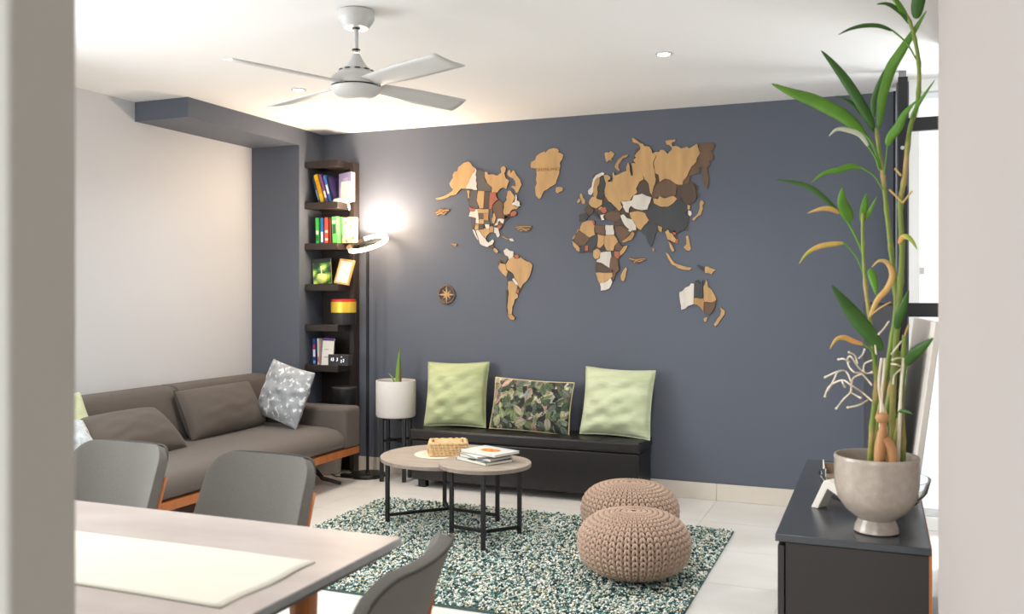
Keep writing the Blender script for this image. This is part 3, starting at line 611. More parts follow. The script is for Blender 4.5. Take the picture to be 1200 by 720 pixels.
# ================================================================ FLOOR LAMP with a glowing ring
lx, ly = -3.66, 6.10
t = thing('floor_lamp', 'slim black floor lamp with a glowing ring head beside the corner shelf', 'lamp', (lx, ly, 0))
pt('base', t, m_black, lambda m: m.lathe([(0, 0), (.135, 0), (.138, .004), (.138, .022), (.133, .027), (.02, .029), (.014, .04), (0, .04)], 48))
pt('pole', t, m_black, lambda m: m.tube([(0, 0, .03), (0, 0, 1.78)], .012, 12))
TL = Matrix.Translation((0, 0, 1.80)) @ Euler((R(25), R(-6), 0)).to_matrix().to_4x4()
def ringarc(m, a0, a1, r0, r1, hh):
    n = 40; vs = []; fs = []
    for k in range(n+1):
        a = R(a0+(a1-a0)*k/n)
        for r_, z_ in ((r0, -hh), (r1, -hh), (r1, hh), (r0, hh)): vs.append(TL @ Vector((r_*math.cos(a), r_*math.sin(a), z_)))
    for k in range(n):
        for q in range(4): fs.append((k*4+q, k*4+(q+1) % 4, k*4+4+(q+1) % 4, k*4+4+q))
    m.add(vs, fs+[(3, 2, 1, 0), (n*4, n*4+1, n*4+2, n*4+3)])
hd = pt('ring_head', t, M('brushed_nickel', (120,104,88), .35, metal=.8), lambda m: ringarc(m, 128, 232, .126, .166, .014), smooth=40)
pt('led_strip', hd, m_glow, lambda m: ringarc(m, -128, 128, .136, .164, .012), smooth=40)
pt('cross_arm', t, m_black, lambda m: m.tube([TL @ Vector((-.15, 0, -.004)), TL @ Vector((.15, 0, -.004))], .007, 8))
l = bpy.data.lights.new('ring_lamp', 'AREA'); l.shape = 'DISK'; l.size = .3; l.energy = 14; l.color = (1, .80, .62)
o = bpy.data.objects.new('ring_lamp', l); COL.objects.link(o); o.parent = t; o.location = (.0, -.0, 1.86); o.rotation_euler = (PI+R(8), 0, 0)
l = bpy.data.lights.new('ring_glow', 'POINT'); l.energy = 19; l.color = (1, .74, .52); l.shadow_soft_size = .1
o = bpy.data.objects.new('ring_glow', l); COL.objects.link(o); o.parent = t; o.location = (.03, -.17, 1.92)
# ================================================================ PLANTER on its black stand
px_, py_ = -3.40, 6.08
t = thing('plant_stand', 'black four legged metal plant stand under the white pot', 'plant stand', (px_, py_, 0), rz=R(14))
for a in range(4):
    c, s_ = math.cos(a*PI/2+PI/4)*.122, math.sin(a*PI/2+PI/4)*.122
    pt('leg', t, m_black, lambda m: m.box((c-.014, s_-.014, 0), (c+.014, s_+.014, .478)), bevel=.002)
for z_ in (.30, .467):
    for s_ in (-1, 1): pt('cross_brace', t, m_black, lambda m: m.tube([(-.09, -.09*s_, z_+.003*s_), (.09, .09*s_, z_+.003*s_)], .011, 8))
t = thing('potted_cactus_leaf', 'single upright green leaf plant in a matt white cylinder pot', 'plant', (px_, py_, .478))
pt('pot', t, m_wpot, lambda m: m.lathe([(0, 0), (.135, 0), (.146, .006), (.151, .02), (.151, .272), (.148, .277), (.142, .274), (.140, .24), (0, .24)], 48))
pt('soil', t, m_soil, lambda m: m.lathe([(.139, .238), (.08, .246), (0, .25)], 32))
m_leaf0 = M('succulent_green', (150,176,70), .5, var=(30, .3), c2=(96,140,56), stretch=(1, 1, .2))
def leafblade(m, x, lean, h, w):
    def f(a, b):
        z_ = h*b; ww = w*(1-b**2.2)*(.75+.5*b*(1-b)); ang = (a-.5)*2
        return (x+lean*b*b+ww*ang, .006*(1-ang*ang)*(1-b), .235+z_)
    m.grid(f, 7, 14)
pt('leaf', t, m_leaf0, lambda m: leafblade(m, .012, .024, .29, .021), smooth=80, solid=.012)
pt('leaf', t, m_leaf0, lambda m: leafblade(m, -.012, -.05, .09, .012), smooth=80, solid=.008)
pt('leaf', t, M('dry_leaf', (110,84,60), .8), lambda m: leafblade(m, .038, .0, .19, .009), smooth=80, solid=.006)

# ================================================================ LEATHER STORAGE BENCH
bx0, bx1, by0, by1 = -3.185, -1.465, 5.885, 6.265
t = thing('storage_bench', 'long black leather storage bench against the slate wall', 'bench', ((bx0+bx1)/2, (by0+by1)/2, 0))
hw, hd_ = (bx1-bx0)/2, (by1-by0)/2
rbox('box', (-hw+.012, -hd_+.012, .055), (hw-.012, hd_-.004, .348), m_leather, t, .012, 3)
rbox('lid', (-hw, -hd_, .35), (hw, hd_, .425), m_leather, t, .016, 4)
for k in (-1, 0, 1): pt('seam', t, m_black, lambda m: m.tube([(k*.575, -hd_+.01, .4255), (k*.575, hd_-.02, .4255)], .0025, 6))
for a in (-1, 1):
    for b in (-1, 1): rbox('foot', (a*(hw-.09)-.03, b*(hd_-.06)-.03, 0), (a*(hw-.09)+.03, b*(hd_-.06)+.03, .056), m_black, t, .004, 2)
cushion('square_cushion', 'deep sage velvet cushion on the bench next to the white pot', (-2.905, 6.075, .428), (R(-13), R(-1.5), R(3)), .49, .48, .21, m_green, m_green, .06, 'sage cushions on the bench', 21, .016, .007)
cushion('square_cushion', 'paler sage velvet cushion at the right end of the bench', (-1.69, 6.075, .428), (R(-13), R(1.5), R(-2)), .50, .47, .21, m_green2, m_green2, .06, 'sage cushions on the bench', 33, .016, .007)
# leaf print cushion: flat print painted per vertex
t = thing('leaf_print_cushion', 'black cushion with tropical leaf print in the middle of the bench', 'cushion', (-2.315, 6.06, .428), rot=(R(-14), R(2), R(1)))
m = MB(); pillow(m, .60, .37, .15, .04, n=150, wr=.006, seed=41); o = m.build('cover', m_clothprint, t, smooth=80)
co = np.array([(v.co.x, v.co.z) for v in o.data.vertices]); colr = np.tile(np.array(srgb((46,44,44))), (len(co), 1))
pr = random.Random(12)
pal = [(84,100,70), (60,76,58), (120,132,92), (150,146,112), (172,162,138), (112,96,88), (178,146,128), (96,106,92), (44,50,48), (52,60,50), (70,84,66), (40,42,42), (136,146,136), (184,176,150)]
for k in range(420):
    cx0, cz0, an, ln = pr.uniform(-.31, .31), pr.uniform(-.02, .38), pr.uniform(.2, 2.9), pr.uniform(.04, .10)
    wd = ln*pr.uniform(.16, .32); c0 = np.array(srgb(pr.choice(pal)))
    dx, dz = co[:, 0]-cx0, co[:, 1]-cz0
    a = (dx*math.cos(an)+dz*math.sin(an))/ln; b = -dx*math.sin(an)+dz*math.cos(an)
    lim = wd*np.clip(1-np.abs(2*a-.9)**2*.9, 0, 1)
    ins = (a > 0) & (a < 1) & (np.abs(b) < lim)
    colr[ins] = c0
    vein = ins & ((np.abs(b) < .0022) | ((np.abs(b)/wd*1.3+a*7) % 1 < .16))
    colr[vein] = c0*.45 if k % 3 else np.minimum(c0*1.7, .8)
a_ = o.data.color_attributes.new('Col', 'FLOAT_COLOR', 'POINT'); a_.data.foreach_set('color', np.hstack([colr, np.ones((len(co), 1))]).ravel())
pt('piping', t, M('cream_piping', (222,206,160), .8), lambda m: m.tube(pillow_edge(.60, .37, .04), .006, 6, closed=True), smooth=60)

# ================================================================ RUG
rx0, rx1, ry0, ry1 = -3.145, -.795, 3.69, 5.475
t = thing('rug', 'teal and cream flecked shaggy rug on the pale stone floor', 'rug', ((rx0+rx1)/2, (ry0+ry1)/2, 0))
pt('backing', t, M('rug_backing', (70,92,90), .95), lambda m: m.box((rx0-(rx0+rx1)/2, ry0-(ry0+ry1)/2, .001), (rx1-(rx0+rx1)/2, ry1-(ry0+ry1)/2, .012)), smooth=0)
NT = 34000
m_pile = Misland('rug_pile', [(0, (54,86,92)), (.12, (94,132,132)), (.25, (146,176,166)), (.38, (192,208,194)), (.50, (230,232,220)), (.74, (244,242,232)), (.91, (206,188,140)), (.95, (58,66,66))], .95)
oc = np.array([(1,0,0),(-.5,.87,0),(-.5,-.87,0),(0,0,1),(0,0,-.8)], float)
of = np.array([(0,1,3),(1,2,3),(2,0,3),(1,0,4),(2,1,4),(0,2,4)])
th_ = rng.uniform(0, 2*PI, NT); el = rng.uniform(1.0, 2.1, NT); ps = rng.uniform(.0052, .0085, NT)
pos = np.stack([rng.uniform(rx0-rx0/2-rx1/2, rx1-rx0/2-rx1/2, NT), rng.uniform(ry0-ry0/2-ry1/2, ry1-ry0/2-ry1/2, NT), rng.uniform(.012, .022, NT)], 1)
vv = np.repeat(oc[None], NT, 0)*ps[:, None, None]; vv[:, :, 0] *= el[:, None]; vv[:, :, 2] *= .9
cx_, sx_ = np.cos(th_)[:, None], np.sin(th_)[:, None]
vx = vv[:, :, 0]*cx_-vv[:, :, 1]*sx_; vy = vv[:, :, 0]*sx_+vv[:, :, 1]*cx_
vv = np.stack([vx, vy, vv[:, :, 2]], 2)+pos[:, None]
me = bpy.data.meshes.new('pile'); me.from_pydata(vv.reshape(-1, 3), [], (of[None]+5*np.arange(NT)[:, None, None]).reshape(-1, 3))
me.materials.append(m_pile); me.polygons.foreach_set('use_smooth', [True]*len(me.polygons))
o = bpy.data.objects.new('pile', me); COL.objects.link(o); o.parent = t; o['kind'] = 'stuff'

# ================================================================ NESTED COFFEE TABLES
RZ = .022                                     # legs stand on the pile
def barleg(m, p, q, w=.011):                  # square bar between two points
    p, q = Vector(p), Vector(q); d = (q-p); L_ = d.length
    Mx = Matrix.Translation(p) @ d.to_track_quat('Z', 'Y').to_matrix().to_4x4()
    m.box((-w, -w, 0), (w, w, L_), Mx)
def coffee(label, c, r, z, legs, hub):
    t = thing('coffee_table', label, 'table', (c[0], c[1], RZ), group='nested round coffee tables')
    zz = z-RZ
    pt('tabletop', t, m_top, lambda m: m.lathe([(0, zz-.024), (r-.002, zz-.024), (r, zz-.022), (r, zz-.003), (r-.003, zz), (0, zz)], 72), smooth=35)
    pt('edge_band', t, m_top_edge, lambda m: m.lathe([(r+.0008, zz-.0215), (r+.0008, zz-.0035)], 72))
    for k, (x, y) in enumerate(legs):
        x, y = x-c[0], y-c[1]
        pt('leg', t, m_black, lambda m: barleg(m, (x, y, 0), (x, y, zz-.024)), bevel=.0015)
        pt('base_bar', t, m_black, lambda m: barleg(m, (hub[0]-c[0], hub[1]-c[1], .04), (x, y, .04), .009), bevel=.0015)
        pt('top_bar', t, m_black, lambda m: barleg(m, (hub[0]-c[0], hub[1]-c[1], zz-.034), (x, y, zz-.034), .008), bevel=.0015)
    return t
coffee('larger and lower round coffee table with washed oak top and black legs', (-2.455, 5.0), .392, .43, [(-2.78, 4.867), (-2.158, 5.118), (-2.62, 5.33)], (-2.51, 5.158))
coffee('smaller round coffee table nested over the larger one, books on its washed oak top', (-2.075, 4.74), .262, .458, [(-2.305, 4.78), (-1.93, 4.905), (-1.99, 4.52)], (-2.072, 4.735))
# placemat and woven basket
t = thing('placemat', 'flat round cream placemat under the seagrass basket', 'placemat', (-2.48, 4.99, .431))
pt('mat', t, M('cream_felt', (226,216,200), .9), lambda m: m.lathe([(0, 0), (.158, 0), (.16, .002), (.158, .005), (0, .005)], 40))
t = thing('woven_basket', 'low rectangular seagrass basket on the larger coffee table', 'basket', (-2.435, 5.0, .437), rz=R(26))
def weave(m, w, d, h):
    for k in range(5):
        z_ = .009+k*(h-.012)/4
        P_ = []
        for a, b in (((-w, -d), (w, -d)), ((w, -d), (w, d)), ((w, d), (-w, d)), ((-w, d), (-w, -d))):
            for i in range(12):
                f = i/12; P_.append((a[0]+(b[0]-a[0])*f, a[1]+(b[1]-a[1])*f, z_+.003*math.sin(i*2.6+k*PI)))
        m.tube(P_, [.0105+.0025*((i+k) % 2) for i in range(len(P_))], 6, closed=True)
pt('woven_wall', t, m_seagrass, lambda m: weave(m, .105, .085, .075), smooth=70)
tw_ = pt('woven_wall_twist', t, M('seagrass_light', (232,204,156), .85), lambda m: [m.tube([(x+.004*dx, y+.004*dy, .004), (x+.014*dx*s1+dy*.012, y+.014*dy*s1+dx*.012, .04), (x+.004*dx+dy*.02, y+.004*dy+dx*.02, .078)], .002, 5) for s1 in (1,) for (x, y, dx, dy) in [(-.09+i*.024, -.092, 0, -1) for i in range(8)]+[(-.09+i*.024, .092, 0, 1) for i in range(8)]+[(.112, -.07+i*.024, 1, 0) for i in range(6)]+[(-.112, -.07+i*.024, -1, 0) for i in range(6)]])
tw_['kind'] = 'stuff'
pt('bottom', t, m_seagrass, lambda m: m.box((-.1, -.08, 0), (.1, .08, .008)))
t = thing('folded_napkins', 'natural woven bundle lying inside the seagrass basket', 'bundle', (-2.435, 5.0, .446), rz=R(26))
pt('bundle', t, m_seagrass, lambda m: [m.tube([(-.085, -.065+i*.019, .05+.006*math.sin(i*2)), (0, -.06+i*.018, .062+.006*math.cos(i*3)), (.085, -.065+i*.019, .05+.005*math.sin(i))], .011, 6) for i in range(8)], smooth=70)
# stack of magazines
def magazine(label, loc, rz, w, d, h, fn, name='magazine'):
    t = thing(name, label, 'magazine', loc, rz=R(rz), group=None)
    pt('pages', t, m_pages, lambda m: m.box((-w/2+.003, -d/2+.003, .0015), (w/2-.003, d/2-.003, h-.0015)), smooth=0)
    m = MB(); m.grid(lambda a, b: ((a-.5)*w, (b-.5)*d, h), 30, 24); o = m.build('front_cover', m_print, t, smooth=0, solid=.002); vcol(o, lambda c: fn(c.x/w+.5, c.y/d+.5))
    m = MB(); m.box((-w/2, -d/2, 0), (w/2, d/2, .002)).box((-w/2-.001, -d/2, 0), (-w/2+.001, d/2, h)); o = m.build('back_cover', m_print, t, smooth=0); vcol(o, lambda c: (120,132,126))
    return t
Z0 = .459
magazine('bottom magazine of the stack, green and white cover, on the small coffee table', (-2.09, 4.765, Z0), -28, .27, .20, .016, lambda a, b: (206,214,208) if a < .85 and math.sin(9*a+5*b) > -.4 else (70,96,84))
magazine('second magazine of the stack with a brown picture', (-2.085, 4.775, Z0+.018), -22, .25, .18, .012, lambda a, b: (120,70,56) if (a-.5)**2+(b-.4)**2 < .06 else (226,222,218))
magazine('third magazine of the stack with a plain white cover', (-2.11, 4.77, Z0+.032), -40, .23, .17, .010, lambda a, b: (222,224,226))
def food(a, b):
    r = math.hypot(a-.52, (b-.5))
    return ((226,150,70) if math.sin(30*a)*math.cos(26*b) > -.2 else (196,110,52)) if r < .24 else (240,232,214) if r < .32 else (196,204,200) if b > .8 else (222,222,216)
magazine('top magazine of the stack showing a dish of orange food', (-2.065, 4.785, Z0+.044), -22, .28, .20, .014, food)

# ================================================================ KNITTED POUFS
def pouf_profile(a, Rm=.268, hz=.158):         # a from -pi/2 to pi/2
    c, s_ = math.cos(a), math.sin(a)
    return Rm*abs(c)**.75, hz+hz*(abs(s_)**.9)*(1 if s_ > 0 else -1)
t = thing('knitted_pouf', 'round rose beige knitted pouf nearest the camera on the rug', 'pouf', (-1.12, 4.387, .026), group='knitted poufs on the rug')
pt('core', t, m_cordgap, lambda m: m.lathe([tuple(x*(.965 if i == 0 else 1) for i, x in enumerate(pouf_profile(-PI/2+PI*k/24))) for k in range(25)], 48), smooth=80)
m = MB(); NC, NR = 46, 25
arc = [pouf_profile(-1.56+3.12*k/400) for k in range(401)]
ac = [0]
for k in range(400): ac.append(ac[-1]+math.hypot(arc[k+1][0]-arc[k][0], arc[k+1][1]-arc[k][1]))
def prof_at(s_):
    k = min(399, max(0, int(np.searchsorted(ac, s_)-1))); f = (s_-ac[k])/(ac[k+1]-ac[k])
    return arc[k][0]+(arc[k+1][0]-arc[k][0])*f, arc[k][1]+(arc[k+1][1]-arc[k][1])*f
for j in range(NR):
    for i in range(NC):
        for sd in (-1, 1):
            P_ = []; rr = []
            for q in range(4):
                f = q/3; r_, z_ = prof_at(ac[-1]*min(.999, max(.001, (j-.15+1.15*f)/NR)))
                a = 2*PI*(i+sd*(.10+.34*f))/NC
                o_ = .004-.008*(1-f)**2+.003*math.sin(f*PI)
                P_.append(((r_+o_)*math.cos(a), (r_+o_)*math.sin(a), z_+o_*.3)); rr.append(max(.0022, min(.0082, r_*2*PI/NC*.255))*(.7, 1.05, 1.05, .7)[q])
            m.tube(P_, rr, 5)
o = m.build('knit_stitches', m_cord, t, smooth=80); o['kind'] = 'stuff'
c2 = copy_tree(t); c2.location = (-1.314, 5.05, .026); c2.rotation_euler.z = .8; c2['label'] = 'round rose beige knitted pouf further back, beside the leather bench'
# ================================================================ DINING TABLE, CHAIRS
tz = .75
t = thing('dining_table', 'rectangular dining table with a mottled grey stone look top', 'table', (-2.2, 1.73, 0))
tx0, tx1, ty0, ty1 = -1.10, .988, -.46, .468
pt('tabletop', t, m_concrete, lambda m: m.box((tx0, ty0, tz-.022), (tx1, ty1, tz)), bevel=.002)
pt('edge_band', t, m_concrete_edge, lambda m: m.box((tx0-.001, ty0-.001, tz-.021), (tx1+.001, ty1+.001, tz-.002)), bevel=.001)
pt('under_frame', t, M('table_underframe', (120,116,112), .6), lambda m: m.box((tx0+.02, ty0+.02, tz-.04), (tx1-.02, ty1-.02, tz-.021)))
for a in (tx0+.15, tx1-.2):
    for b in (ty0+.12, ty1-.17):
        pt('leg', t, m_orange, lambda m: m.tube([(a, b, tz-.035), (a, b, 0)], [.04, .022], 14), smooth=50)
def runner(m):
    m.grid(lambda a, b: (-1.05+1.957*a-.004*math.sin(b*9)*a, -.172+.352*b+.003*math.sin(a*17)+.003*math.sin(a*5+2), tz+.0022+.0014*max(0, math.sin(a*23+b*5))*math.sin(b*3)), 70, 20)
t = thing('table_runner', 'cream linen runner laid along the dining table', 'runner', (-2.2, 1.73, 0))
pt('cloth', t, m_runner, runner, solid=.003)
def chair():
    r = thing('dining_chair', 'x', 'chair')
    W0 = .240
    def back(off, zlo, zhi, scale=1.0, dip=0):
        def f(a, b):                           # a across, b up; front faces -y
            u = (a-.5)*2; z_ = zlo+(zhi-zlo)*(1-(1-b)**1.8)
            wd = W0*(1.0-.10*((z_-.45)/.4))*scale
            rc = .06; q_ = max(0, z_-(zhi-rc)); wd += -rc+math.sqrt(max(0, rc*rc-q_*q_)); top = 0
            x = wd*u
            y = .20+.14*(z_-.46)/.4-.085*(abs(x)/W0)**2.4*(1-.25*b)+off
            if dip: z_ = z_+dip*abs(u)**2*(1 if b > .5 else 0)*b
            return (x, y, z_+top)
        return f
    cu = MB(); n1, n2 = 25, 18
    cu.grid(back(0, .455, .85), n1, n2); o = cu.build('backrest', m_chair, r, smooth=70); q = o.modifiers.new('solid', 'SOLIDIFY'); q.thickness = .034; q.offset = 0; q = o.modifiers.new('bevel', 'BEVEL'); q.width = .012; q.segments = 3; q.limit_method = 'ANGLE'; q.angle_limit = R(50)
    fb = back(.0185, .455, .85, 1.004)
    edge = [fb(0, i/17) for i in range(18)]+[fb(i/24, 1) for i in range(1, 25)]+[fb(1, 1-i/17) for i in range(1, 18)]
    pt('piping', o, m_pipe, lambda m: m.tube(edge, .0042, 6), smooth=70)
    def wood(a, b):                            # bentwood shell: climbs the two sides, dips in the middle
        u = (a-.5)*2; zt = .50+.25*abs(u)**1.4; z_ = .40+(zt-.40)*b; q_ = back(.028, .455, .85, 1.03)
        p = q_(a, 1-max(0, 1-(z_-.455)/.395)**(1/1.8) if z_ > .455 else 0); return (p[0], p[1]+.004, z_)
    pt('wood_shell', r, m_orange, lambda m: m.grid(wood, 25, 10), solid=.012, smooth=60)
    def seat(a, b):
        u, v = (a-.5)*2, (b-.5)*2; k = (1-.12*u*u*v*v)
        return (.225*u*k*(1-.04*v), -.04+.235*v*k, .44-.018*(1-u*u)*(1-v*v))
    o = pt('seat', r, m_chair, lambda m: m.grid(seat, 15, 15), solid=.05, smooth=70); q = o.modifiers.new('bevel', 'BEVEL'); q.width = .015; q.segments = 3; q.limit_method = 'ANGLE'
    pt('seat_shell', r, m_orange, lambda m: m.box((-.19, -.22, .398), (.19, .17, .414)), bevel=.01)
    for sx_ in (-1, 1):
        for sy_ in (-1, 1):
            pt('leg', r, m_orange, lambda m: m.tube([(sx_*.15, -.03+sy_*.15, .40), (sx_*.205, -.03+sy_*.205, 0)], [.019, .012], 12), smooth=50)
    return r
c1 = chair()
def place(o, x, y, rz, label):
    o.location = (x, y, 0); o.rotation_euler = (0, 0, rz); o['label'] = label; o['group'] = 'dining chairs around the table'
c2 = copy_tree(c1); c3 = copy_tree(c1)
# backrest plane of the prototype is at y = +.3, seat towards -y
place(c1, -1.99, 2.32, R(-2), 'grey upholstered dining chair behind the table, second from the left pier')
place(c2, -2.63, 2.33, R(0), 'grey upholstered dining chair partly hidden by the left pier')
place(c3, -1.232, 1.725, R(-82), 'grey dining chair seen from behind at the near end of the table')
# ================================================================ CONSOLE
t = thing('media_console', 'low charcoal media console with a honey wood back edge by the right wall', 'console', (-.08, 3.945, 0))
hx, hy = .235, .745
pt('top', t, m_charcoal, lambda m: m.box((-hx-.012, -hy, .576), (hx, hy, .6)), bevel=.002)
pt('carcass', t, M('console_side', (50,44,41), .5, bump=(500, .03), var=(300, .12)), lambda m: m.box((-hx+.022, -hy+.004, .06), (hx-.006, hy-.004, .574)), bevel=.0015)
pt('back_panel', t, m_orange, lambda m: m.box((hx-.006, -hy+.002, .06), (hx+.003, hy-.002, .598)))
pt('plinth', t, m_black, lambda m: m.box((-hx+.05, -hy+.03, 0), (hx-.03, hy-.03, .06)))
for k in range(3):
    y0 = -hy+.003+k*(2*hy/3); d = pt('door', t, M('console_door', (44,41,41), .4), lambda m: m.box((-hx-.004, y0, .065), (-hx+.018, y0+2*hy/3-.004, .562)), bevel=.002)
    pt('handle', d, m_black, lambda m: m.box((-hx-.012, y0+.2, .545), (-hx-.003, y0+.3, .556)), bevel=.001)
# television edge-on
t = thing('television', 'thin black television standing edge on at the far end of the console', 'television', (.0, 4.33, .6), rz=math.atan2(4.0-4.65, .062+.062))
tw = .331
pt('panel', t, m_black, lambda m: m.box((-tw, -.005, .06), (tw, .028, .775)), bevel=.003)
pt('screen', t, m_screen, lambda m: m.box((-tw+.01, -.0065, .075), (tw-.01, -.004, .765)), smooth=0)
pt('stand', t, m_black, lambda m: m.box((-.1, -.025, 0), (.1, .025, .008)).box((-.03, .0, .006), (.03, .02, .07)), bevel=.002)
# leaning board
t = thing('leaning_board', 'beige canvas board leaning against the right wall on the console', 'board', (.096, 4.28, .602), rot=(0, R(7.2), R(4.2)))
pt('canvas', t, M('beige_canvas', (242,235,226), .8), lambda m: m.box((-.006, -.36, 0), (.018, .37, .708)), bevel=.003)
# pole rack floor to ceiling
t = thing('pole_rack', 'black floor to ceiling pole rack in the far right corner', 'rack', (.128, 5.73, 0))
pt('pole', t, m_black, lambda m: m.box((-.026, -.02, .0), (.026, .02, 2.665)), bevel=.002)
pt('ceiling_foot', t, M('grey_plastic', (128,128,130), .5), lambda m: m.box((-.022, -.018, 2.66), (.018, .018, 2.699)))
pt('cross_bar', t, m_black, lambda m: m.box((.026, -.02, 2.35), (.32, .02, 2.425)), bevel=.002)
pt('cross_bar', t, m_black, lambda m: m.box((.026, -.02, 1.28), (.32, .02, 1.36)), bevel=.002)
pt('bolt', t, M('bolt_zinc', (190,190,184), .4, metal=.5), lambda m: m.lathe([(0, 0), (.011, 0), (.011, .004), (0, .005)], 16, Matrix.Translation((-.002, -.02, 2.255)) @ Matrix.Rotation(PI/2, 4, 'X')))
pt('pole', t, m_black, lambda m: m.box((.29, -.02, .0), (.33, .02, 2.665)), bevel=.002)
# glass bowl, tray box, chevron
t = thing('glass_bowl', 'wide clear glass bowl on the console behind the plant pot', 'bowl', (-.018, 3.80, .601))
pt('bowl', t, m_glass, lambda m: m.lathe([(0, 0), (.11, 0), (.16, .02), (.19, .06), (.2, .1), (.203, .108), (.197, .108), (.185, .062), (.155, .026), (.105, .007), (0, .006)], 56), smooth=60)
t = thing('tray_box', 'open beige cardboard box behind the glass bowl on the console', 'box', (-.06, 4.19, .601), rz=R(4))
pt('box', t, M('kraft_board', (176,152,132), .8), lambda m: m.box((-.16, -.14, 0), (.12, .14, .008)).box((-.16, -.14, 0), (.12, -.135, .055)).box((-.16, .135, 0), (.12, .14, .055)).box((.115, -.14, 0), (.12, .14, .055)), smooth=0)
pt('white_side', t, m_cream, lambda m: m.box((-.165, -.14, 0), (-.16, .14, .068)), smooth=0)
t = thing('chevron_ornament', 'white folded chevron ornament on the console left of the plant pot', 'ornament', (-.165, 3.64, .601))
m = MB(); R_ = [(-.052, 0), (-.03, 0), (.0, .058), (.125, .004), (.135, .022), (.004, .082), (-.012, .078)]
m.prism([(1.35*a, 1.4*b) for a, b in R_], -.03, .03, Matrix.Rotation(PI/2, 4, 'X')); m.build('chevron', m_cream, t, bevel=.002)
t.rotation_euler.z = R(-30)

# ================================================================ BAMBOO IN ITS POT
PY = 3.36; pc = at(1027, 622, PY); pcx = pc.x
t = thing('potted_bamboo', 'tall lucky bamboo with yellowing leaves in a glazed greige footed pot', 'plant', (pcx, PY, .601))
pt('pot', t, m_pot, lambda m: m.lathe([(0, 0), (.066, 0), (.073, .004), (.070, .02), (.062, .038), (.06, .045), (.075, .056), (.105, .08), (.126, .115), (.136, .16), (.138, .20), (.1375, .245), (.139, .255), (.136, .262), (.130, .262), (.127, .25), (.124, .21), (.0, .21)], 56), smooth=50)
pt('soil', t, m_soil, lambda m: m.lathe([(.125, .212), (.06, .224), (0, .226)], 32))
m_cane = M('bamboo_cane', (120,140,52), .45, var=(7, .3), ramp=[(.0, (88,120,40)), (.5, (122,140,56)), (.62, (176,152,92)), (.75, (196,160,116))])
LG = {'g': M('leaf_green', (98,148,40), .45, var=(12, .2), c2=(76,128,30), stretch=(1,1,1)), 'd': M('leaf_dark_green', (62,108,36), .45, var=(12, .2), c2=(48,88,26)),
      'y': M('leaf_straw', (222,166,96), .6, var=(14, .3), c2=(206,180,110)), 'm': M('leaf_half_dry', (150,176,60), .5, var=(9, .4), ramp=[(.4, (128,168,54)), (.6, (226,166,96))]), 'w': M('leaf_pale', (200,208,180), .5)}
def S3(u, v, dy=0): p = at(u, v, PY+dy); return Vector((p.x-pcx, p.y-PY, p.z-.601))
def smoothpath(P, n=5):
    out = []
    for i in range(len(P)-1):
        p0, p1, p2, p3 = P[max(i-1, 0)], P[i], P[i+1], P[min(i+2, len(P)-1)]
        for k in range(n):
            f = k/n; out.append(.5*((2*p1)+(p2-p0)*f+(2*p0-5*p1+4*p2-p3)*f*f+(3*p1-p0-3*p2+p3)*f**3))
    return out+[P[-1]]
def cane(pts, r0, r1, dy):
    P_ = smoothpath([S3(u, v, dy*(1 if i else .6)) for i, (u, v) in enumerate(pts)], 6); n = len(P_)
    rr = [(r0+(r1-r0)*i/(n-1))*(1.25 if i % 5 == 0 else 1) for i in range(n)]
    pt('cane', t, m_cane, lambda m: m.tube(P_, rr, 10), smooth=70)
cane([(1046,545),(1046,480),(1049,414),(1054,350),(1057,292),(1055,240),(1060,208),(1066,153),(1075,122),(1077,80),(1072,46),(1064,21),(1048,0),(1036,-14)], .011, .005, .0)
cane([(1022,548),(1030,490),(1040,430),(1050,360),(1045,301),(1039,246),(1034,200),(1030,175),(1027,150)], .011, .006, .05)
cane([(1019,548),(1023,490),(1027,450),(1024,414),(1019,371),(1014,334),(1011,279),(1011,250)], .010, .005, -.04)
cane([(1044,548),(1053,500),(1058,440),(1060,393)], .009, .008, -.05)
cane([(1034,548),(1038,490),(1048,440),(1053,412)], .011, .010, .02)
cane([(1058,548),(1058,510),(1056,470),(1059,420)], .010, .008, .04)
def leaf(spec, w, c, dy=0, cup=.25):
    """spec: survey points base -> tip; w: half width in metres"""
    P_ = smoothpath([S3(u, v, dy-.05*i/(len(spec)-1)) for i, (u, v) in enumerate(spec)], 6); n = len(P_)
    m = MB(); vs = []; fs = []
    for i, p in enumerate(P_):
        f = i/(n-1); d = (P_[min(i+1, n-1)]-P_[max(i-1, 0)]).normalized()
        s_ = d.cross(Vector((.15, -1, .25))).normalized(); up = s_.cross(d)
        ww = w*(max(0, math.sin(PI*min(1, f**.8*.97+.03)))**.8*(1-.15*f))+.0012*(1-f)
        for k in (-1, -.5, 0, .5, 1): vs.append(p+s_*ww*k+up*(-cup*ww*abs(k)))
    for i in range(n-1):
        for k in range(4): fs.append((i*5+k, i*5+k+1, i*5+k+6, i*5+k+5))
    m.add(vs, fs); m.build('leaf', LG[c], t, smooth=80, solid=.0012)
def stalk(pts, dy=0, r=.0035, c='g'):
    pt('leaf_stalk', t, LG[c], lambda m: m.tube(smoothpath([S3(u, v, dy) for u, v in pts], 5), r, 6), smooth=70)
stalk([(1032,200),(1027,180),(1020,165),(1011,156)], .03, .005); leaf([(1014,159),(990,136),(956,118),(928,108),(904,98)], .026, 'g', .03)
leaf([(1024,150),(1014,130),(993,96),(976,74),(962,59)], .018, 'd', .03)
leaf([(1025,155),(1014,137),(1000,122),(980,112)], .010, 'd', .06)
stalk([(1030,198),(1026,185),(1017,171)], .02); leaf([(1018,172),(1008,158),(992,152),(980,152),(971,160)], .009, 'w', .02)
leaf([(1024,137),(1024,118),(1029,100),(1037,80)], .009, 'd', .02)
leaf([(1030,150),(1035,110),(1044,80),(1056,60),(1070,38),(1086,12)], .019, 'g', .05)
